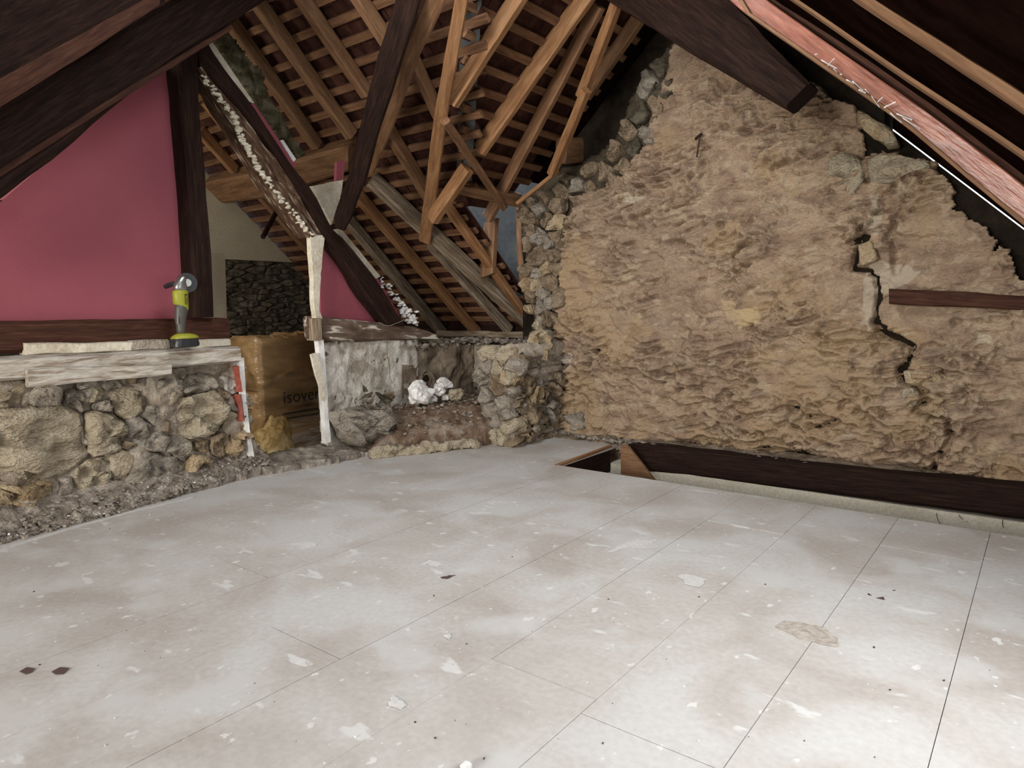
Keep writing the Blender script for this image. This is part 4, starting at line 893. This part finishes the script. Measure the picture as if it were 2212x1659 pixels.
rod('dangling_stick', at(600, 452, X(-5.9)), at(568, 512, X(-5.6)), .022, M['dark'], label='dark stick hanging below the purlin behind the doorway', cat='stick')
# insulation bale
bale = empty('insulation_bale', (-5.35, 3.65, -.36), label='brown film-wrapped insulation bale standing in the dark behind the doorway', cat='bale')
bu = [uvx(*p, -5.2) for p in [(553, 728), (560, 728)]]
y0, y1, zt = 3.27, 4.08, .87
def bale_h(u, v, P): 
    e = np.minimum(np.minimum(u-y0, y1-u), np.minimum(zt-v, v+.4)); return -.05*np.clip(1-e/.05, 0, 1)**2+fbm(np.stack([u*2, v*6, u*0], -1), 3, 66)*.012+np.exp(-((v-.52-.05*np.sin(u*9))/.02)**2)*.015
relief('wrap', (-5.22, 0, 0), (0, 1, 0), (0, 0, 1), (1, 0, 0), [(y0, -.36), (y0, zt), (y1, zt), (y1, -.36)], .015, bale_h, M['bale'], bale, back=.40)
box('wool_core', (-5.6, y0+.03, -.36), (-5.3, y1-.03, zt-.03), M['wool'], bale)
v, f = rock_vf(random.Random(3), 1, 4.2)
bm = bmesh.new(); bmesh.ops.create_icosphere(bm, subdivisions=4, radius=1); v = np.array([q.co[:] for q in bm.verts]); f = [[w.index for w in q.verts] for q in bm.faces]; bm.free()
v = v*(1+.25*fbm(v*2, 4, 9)[:, None]); pc = at(590, 955, X(-5.1))
o = mesh('torn_wool', v*np.array([.10, .17, .22])+pc+np.array([0, .02, -.04]), f, M['wool'], bale, smooth=True); tag(o, 'yellow mineral wool bulging from the torn film')
tc = bpy.data.curves.new('print', 'FONT'); tc.body = 'isover'; tc.size = .155; tc.extrude = .001; tc.align_x = 'LEFT'
to = bpy.data.objects.new('tmp', tc); C.objects.link(to); dg = bpy.context.evaluated_depsgraph_get(); me = bpy.data.meshes.new_from_object(to.evaluated_get(dg)); bpy.data.objects.remove(to)
me.materials.clear(); me.materials.append(M['ink'])
def place_text(name, me, p, ux, uy, parent):
    ux = Vector(ux).normalized(); uy = Vector(uy).normalized(); uz = ux.cross(uy)
    mw = Matrix((ux, uy, uz)).transposed().to_4x4(); mw.translation = Vector(p)
    o = link(name, me, None, parent); o.matrix_local = parent.matrix_world.inverted() @ mw; return o
pt = at(612, 872, X(-5.19)); place_text('lettering', me, pt, (0, 1, 0), (0, 0, 1), bale)
for q in ((893, 899), (904, 907)):
    a = at(612, q[0], X(-5.19)); b = at(690, q[0]-2, X(-5.19)); box('printed_line', (-5.195, a[1], a[2]-.012), (-5.19, b[1], a[2]), M['ink'], bale)

# ------------------------------------------------------------------ angle grinder
g0 = at(400, 749, X(-4.02)); gp = Vector(g0)
gr = empty('angle_grinder', gp, label='cordless yellow and dark angle grinder standing on its battery on the ledge', cat='angle grinder')
def gx(px, py, d=0.0): p = at(px, py, X(-4.02)); p[0] += d; return p
def loftz(name, secs, m, parent, n=16, sq=1.0, smooth=True):
    """secs: (py, pxl, pxr, depth) elliptical sections on the x=-4.02 plane"""
    V = []; f = []
    for py, l, r, dp in secs:
        a, b = gx(l, py), gx(r, py); c = (a+b)/2; hw = np.linalg.norm(b-a)/2
        for i in range(n):
            t = 2*math.pi*i/n; ct, st = math.cos(t), math.sin(t); ct = math.copysign(abs(ct)**sq, ct); st = math.copysign(abs(st)**sq, st)
            V.append(c+np.array([dp*st, hw*ct, 0]))
    for k in range(len(secs)-1):
        for i in range(n): f.append((k*n+i, k*n+(i+1) % n, (k+1)*n+(i+1) % n, (k+1)*n+i))
    f.append(tuple(range(n))); f.append(tuple((len(secs)-1)*n+i for i in range(n))[::-1])
    o = mesh(name, V, f, m, parent, smooth=smooth)
    bm = bmesh.new(); bm.from_mesh(o.data); bmesh.ops.recalc_face_normals(bm, faces=bm.faces); bm.to_mesh(o.data); bm.free(); return o
bat = loftz('battery', [(750, 377, 420, .040), (748, 372, 426, .048), (742, 372, 427, .050), (736, 373, 424, .050), (731, 371, 427, .050)], M['blackp'], gr, sq=.5, smooth=False)
loftz('battery_mount', [(731, 371, 427, .050), (727, 373, 425, .048), (723, 378, 420, .040), (720, 384, 408, .028)], M['yellow'], gr, sq=.6)
loftz('handle', [(722, 384, 400, .024), (712, 382, 399, .022), (700, 381, 400, .023), (688, 378, 401, .026), (675, 378, 404, .028), (664, 378, 404, .029), (656, 380, 400, .026)], M['greyp'], gr, sq=.8)
loftz('motor_housing', [(672, 394, 405, .020), (665, 388, 406, .027), (655, 375, 406, .030), (640, 374, 405, .030), (630, 373, 405, .030), (627, 376, 403, .027)], M['yellow'], gr, sq=.8)
loftz('gear_head', [(628, 376, 403, .027), (620, 375, 404, .028), (610, 378, 400, .028), (600, 384, 402, .025), (594, 390, 400, .015)], M['alu'], gr, sq=.8)
def disc(name, c, axis, r, d, m, parent, n=28, r2=None):
    axis = np.array(axis, float); axis /= np.linalg.norm(axis); a = np.cross(axis, (0, 0, 1.)); a /= np.linalg.norm(a); b = np.cross(axis, a); V = []
    for off, rr_ in ((0, r), (d, r2 or r)):
        for k in range(n): t = 2*math.pi*k/n; V.append(c+axis*off+(a*math.cos(t)+b*math.sin(t))*rr_)
    f = [(k, (k+1) % n, n+(k+1) % n, n+k) for k in range(n)]+[tuple(range(n))[::-1], tuple(range(n, 2*n))]
    return mesh(name, V, f, m, parent)
dc = gx(404, 611, .0); ax_ = np.array([.93, -.36, 0])
disc('wheel_guard', dc-ax_*.035, ax_, .058, .022, M['blackp'], gr)
disc('flange', dc-ax_*.010, ax_, .022, .030, M['alu'], gr)
disc('grinding_wheel', dc-ax_*.012, ax_, .052, .004, M['blackp'], gr)
rod('auxiliary_handle', gx(378, 612, -.02), gx(376, 618, -.10), .014, M['blackp'], gr, n=12)
rod('paddle_switch', gx(380, 700, .022), gx(379, 685, .026), .006, M['alu'], gr)
tc = bpy.data.curves.new('badge', 'FONT'); tc.body = 'RYOBI'; tc.size = .016; tc.extrude = .0006
to = bpy.data.objects.new('tmp', tc); C.objects.link(to); dg = bpy.context.evaluated_depsgraph_get(); me = bpy.data.meshes.new_from_object(to.evaluated_get(dg)); bpy.data.objects.remove(to)
me.materials.clear(); me.materials.append(M['yellow'])
p = gx(397, 655); bd = box('badge', (-3.995, p[1]-.007, p[2]-.002), (-3.984, p[1]+.006, p[2]+.052), M['blackp'], gr)
place_text('badge_lettering', me, (-3.9835, p[1]+.004, p[2]), (0, 0, 1), (0, -1, 0), gr)

# ------------------------------------------------------------------ small wires
def wire(name, pxs, pl, r, m, parent=None, **k):
    pts_ = [at(*p, pl) for p in pxs]; cu = bpy.data.curves.new(name, 'CURVE'); cu.dimensions = '3D'; cu.bevel_depth = r; s = cu.splines.new('NURBS'); s.points.add(len(pts_)-1); s.order_u = 3; s.use_endpoint_u = True
    o0 = pts_[0]
    for q, p in zip(s.points, pts_): q.co = (*(p-o0), 1)
    to = bpy.data.objects.new('tmp', cu); C.objects.link(to); dg = bpy.context.evaluated_depsgraph_get(); me = bpy.data.meshes.new_from_object(to.evaluated_get(dg)); bpy.data.objects.remove(to)
    me.materials.clear(); o = link(name, me, m, parent); o.location = Vector(o0); tag(o, **k); return o
wire('wire', [(818, 696), (830, 705), (850, 702), (880, 688)], X(-4.0), .0016, M['wire'], label='thin pale wire sagging over the flaked sill', cat='wire')
wire('wire', [(838, 738), (834, 760), (842, 790), (842, 820), (848, 828)], X(-4.17), .0018, M['steel'], label='thin dark wire hanging down the white plastered wall', cat='wire')
for a, b, w in [((2023, 1108), (2032, 1134), 'leftmost, kinked'), ((2072, 1112), (2080, 1122), 'middle, shortest'), ((2167, 1122), (2168, 1140), 'rightmost, straight')]:
    wire('cable_end', [a, ((a[0]+b[0])/2-4, (a[1]+b[1])/2), b], Y(4.60), .0018, M['steel'], label='loose cable end under the long dark beam, '+w+' of three', cat='wire', group='cable ends under the pit beam')
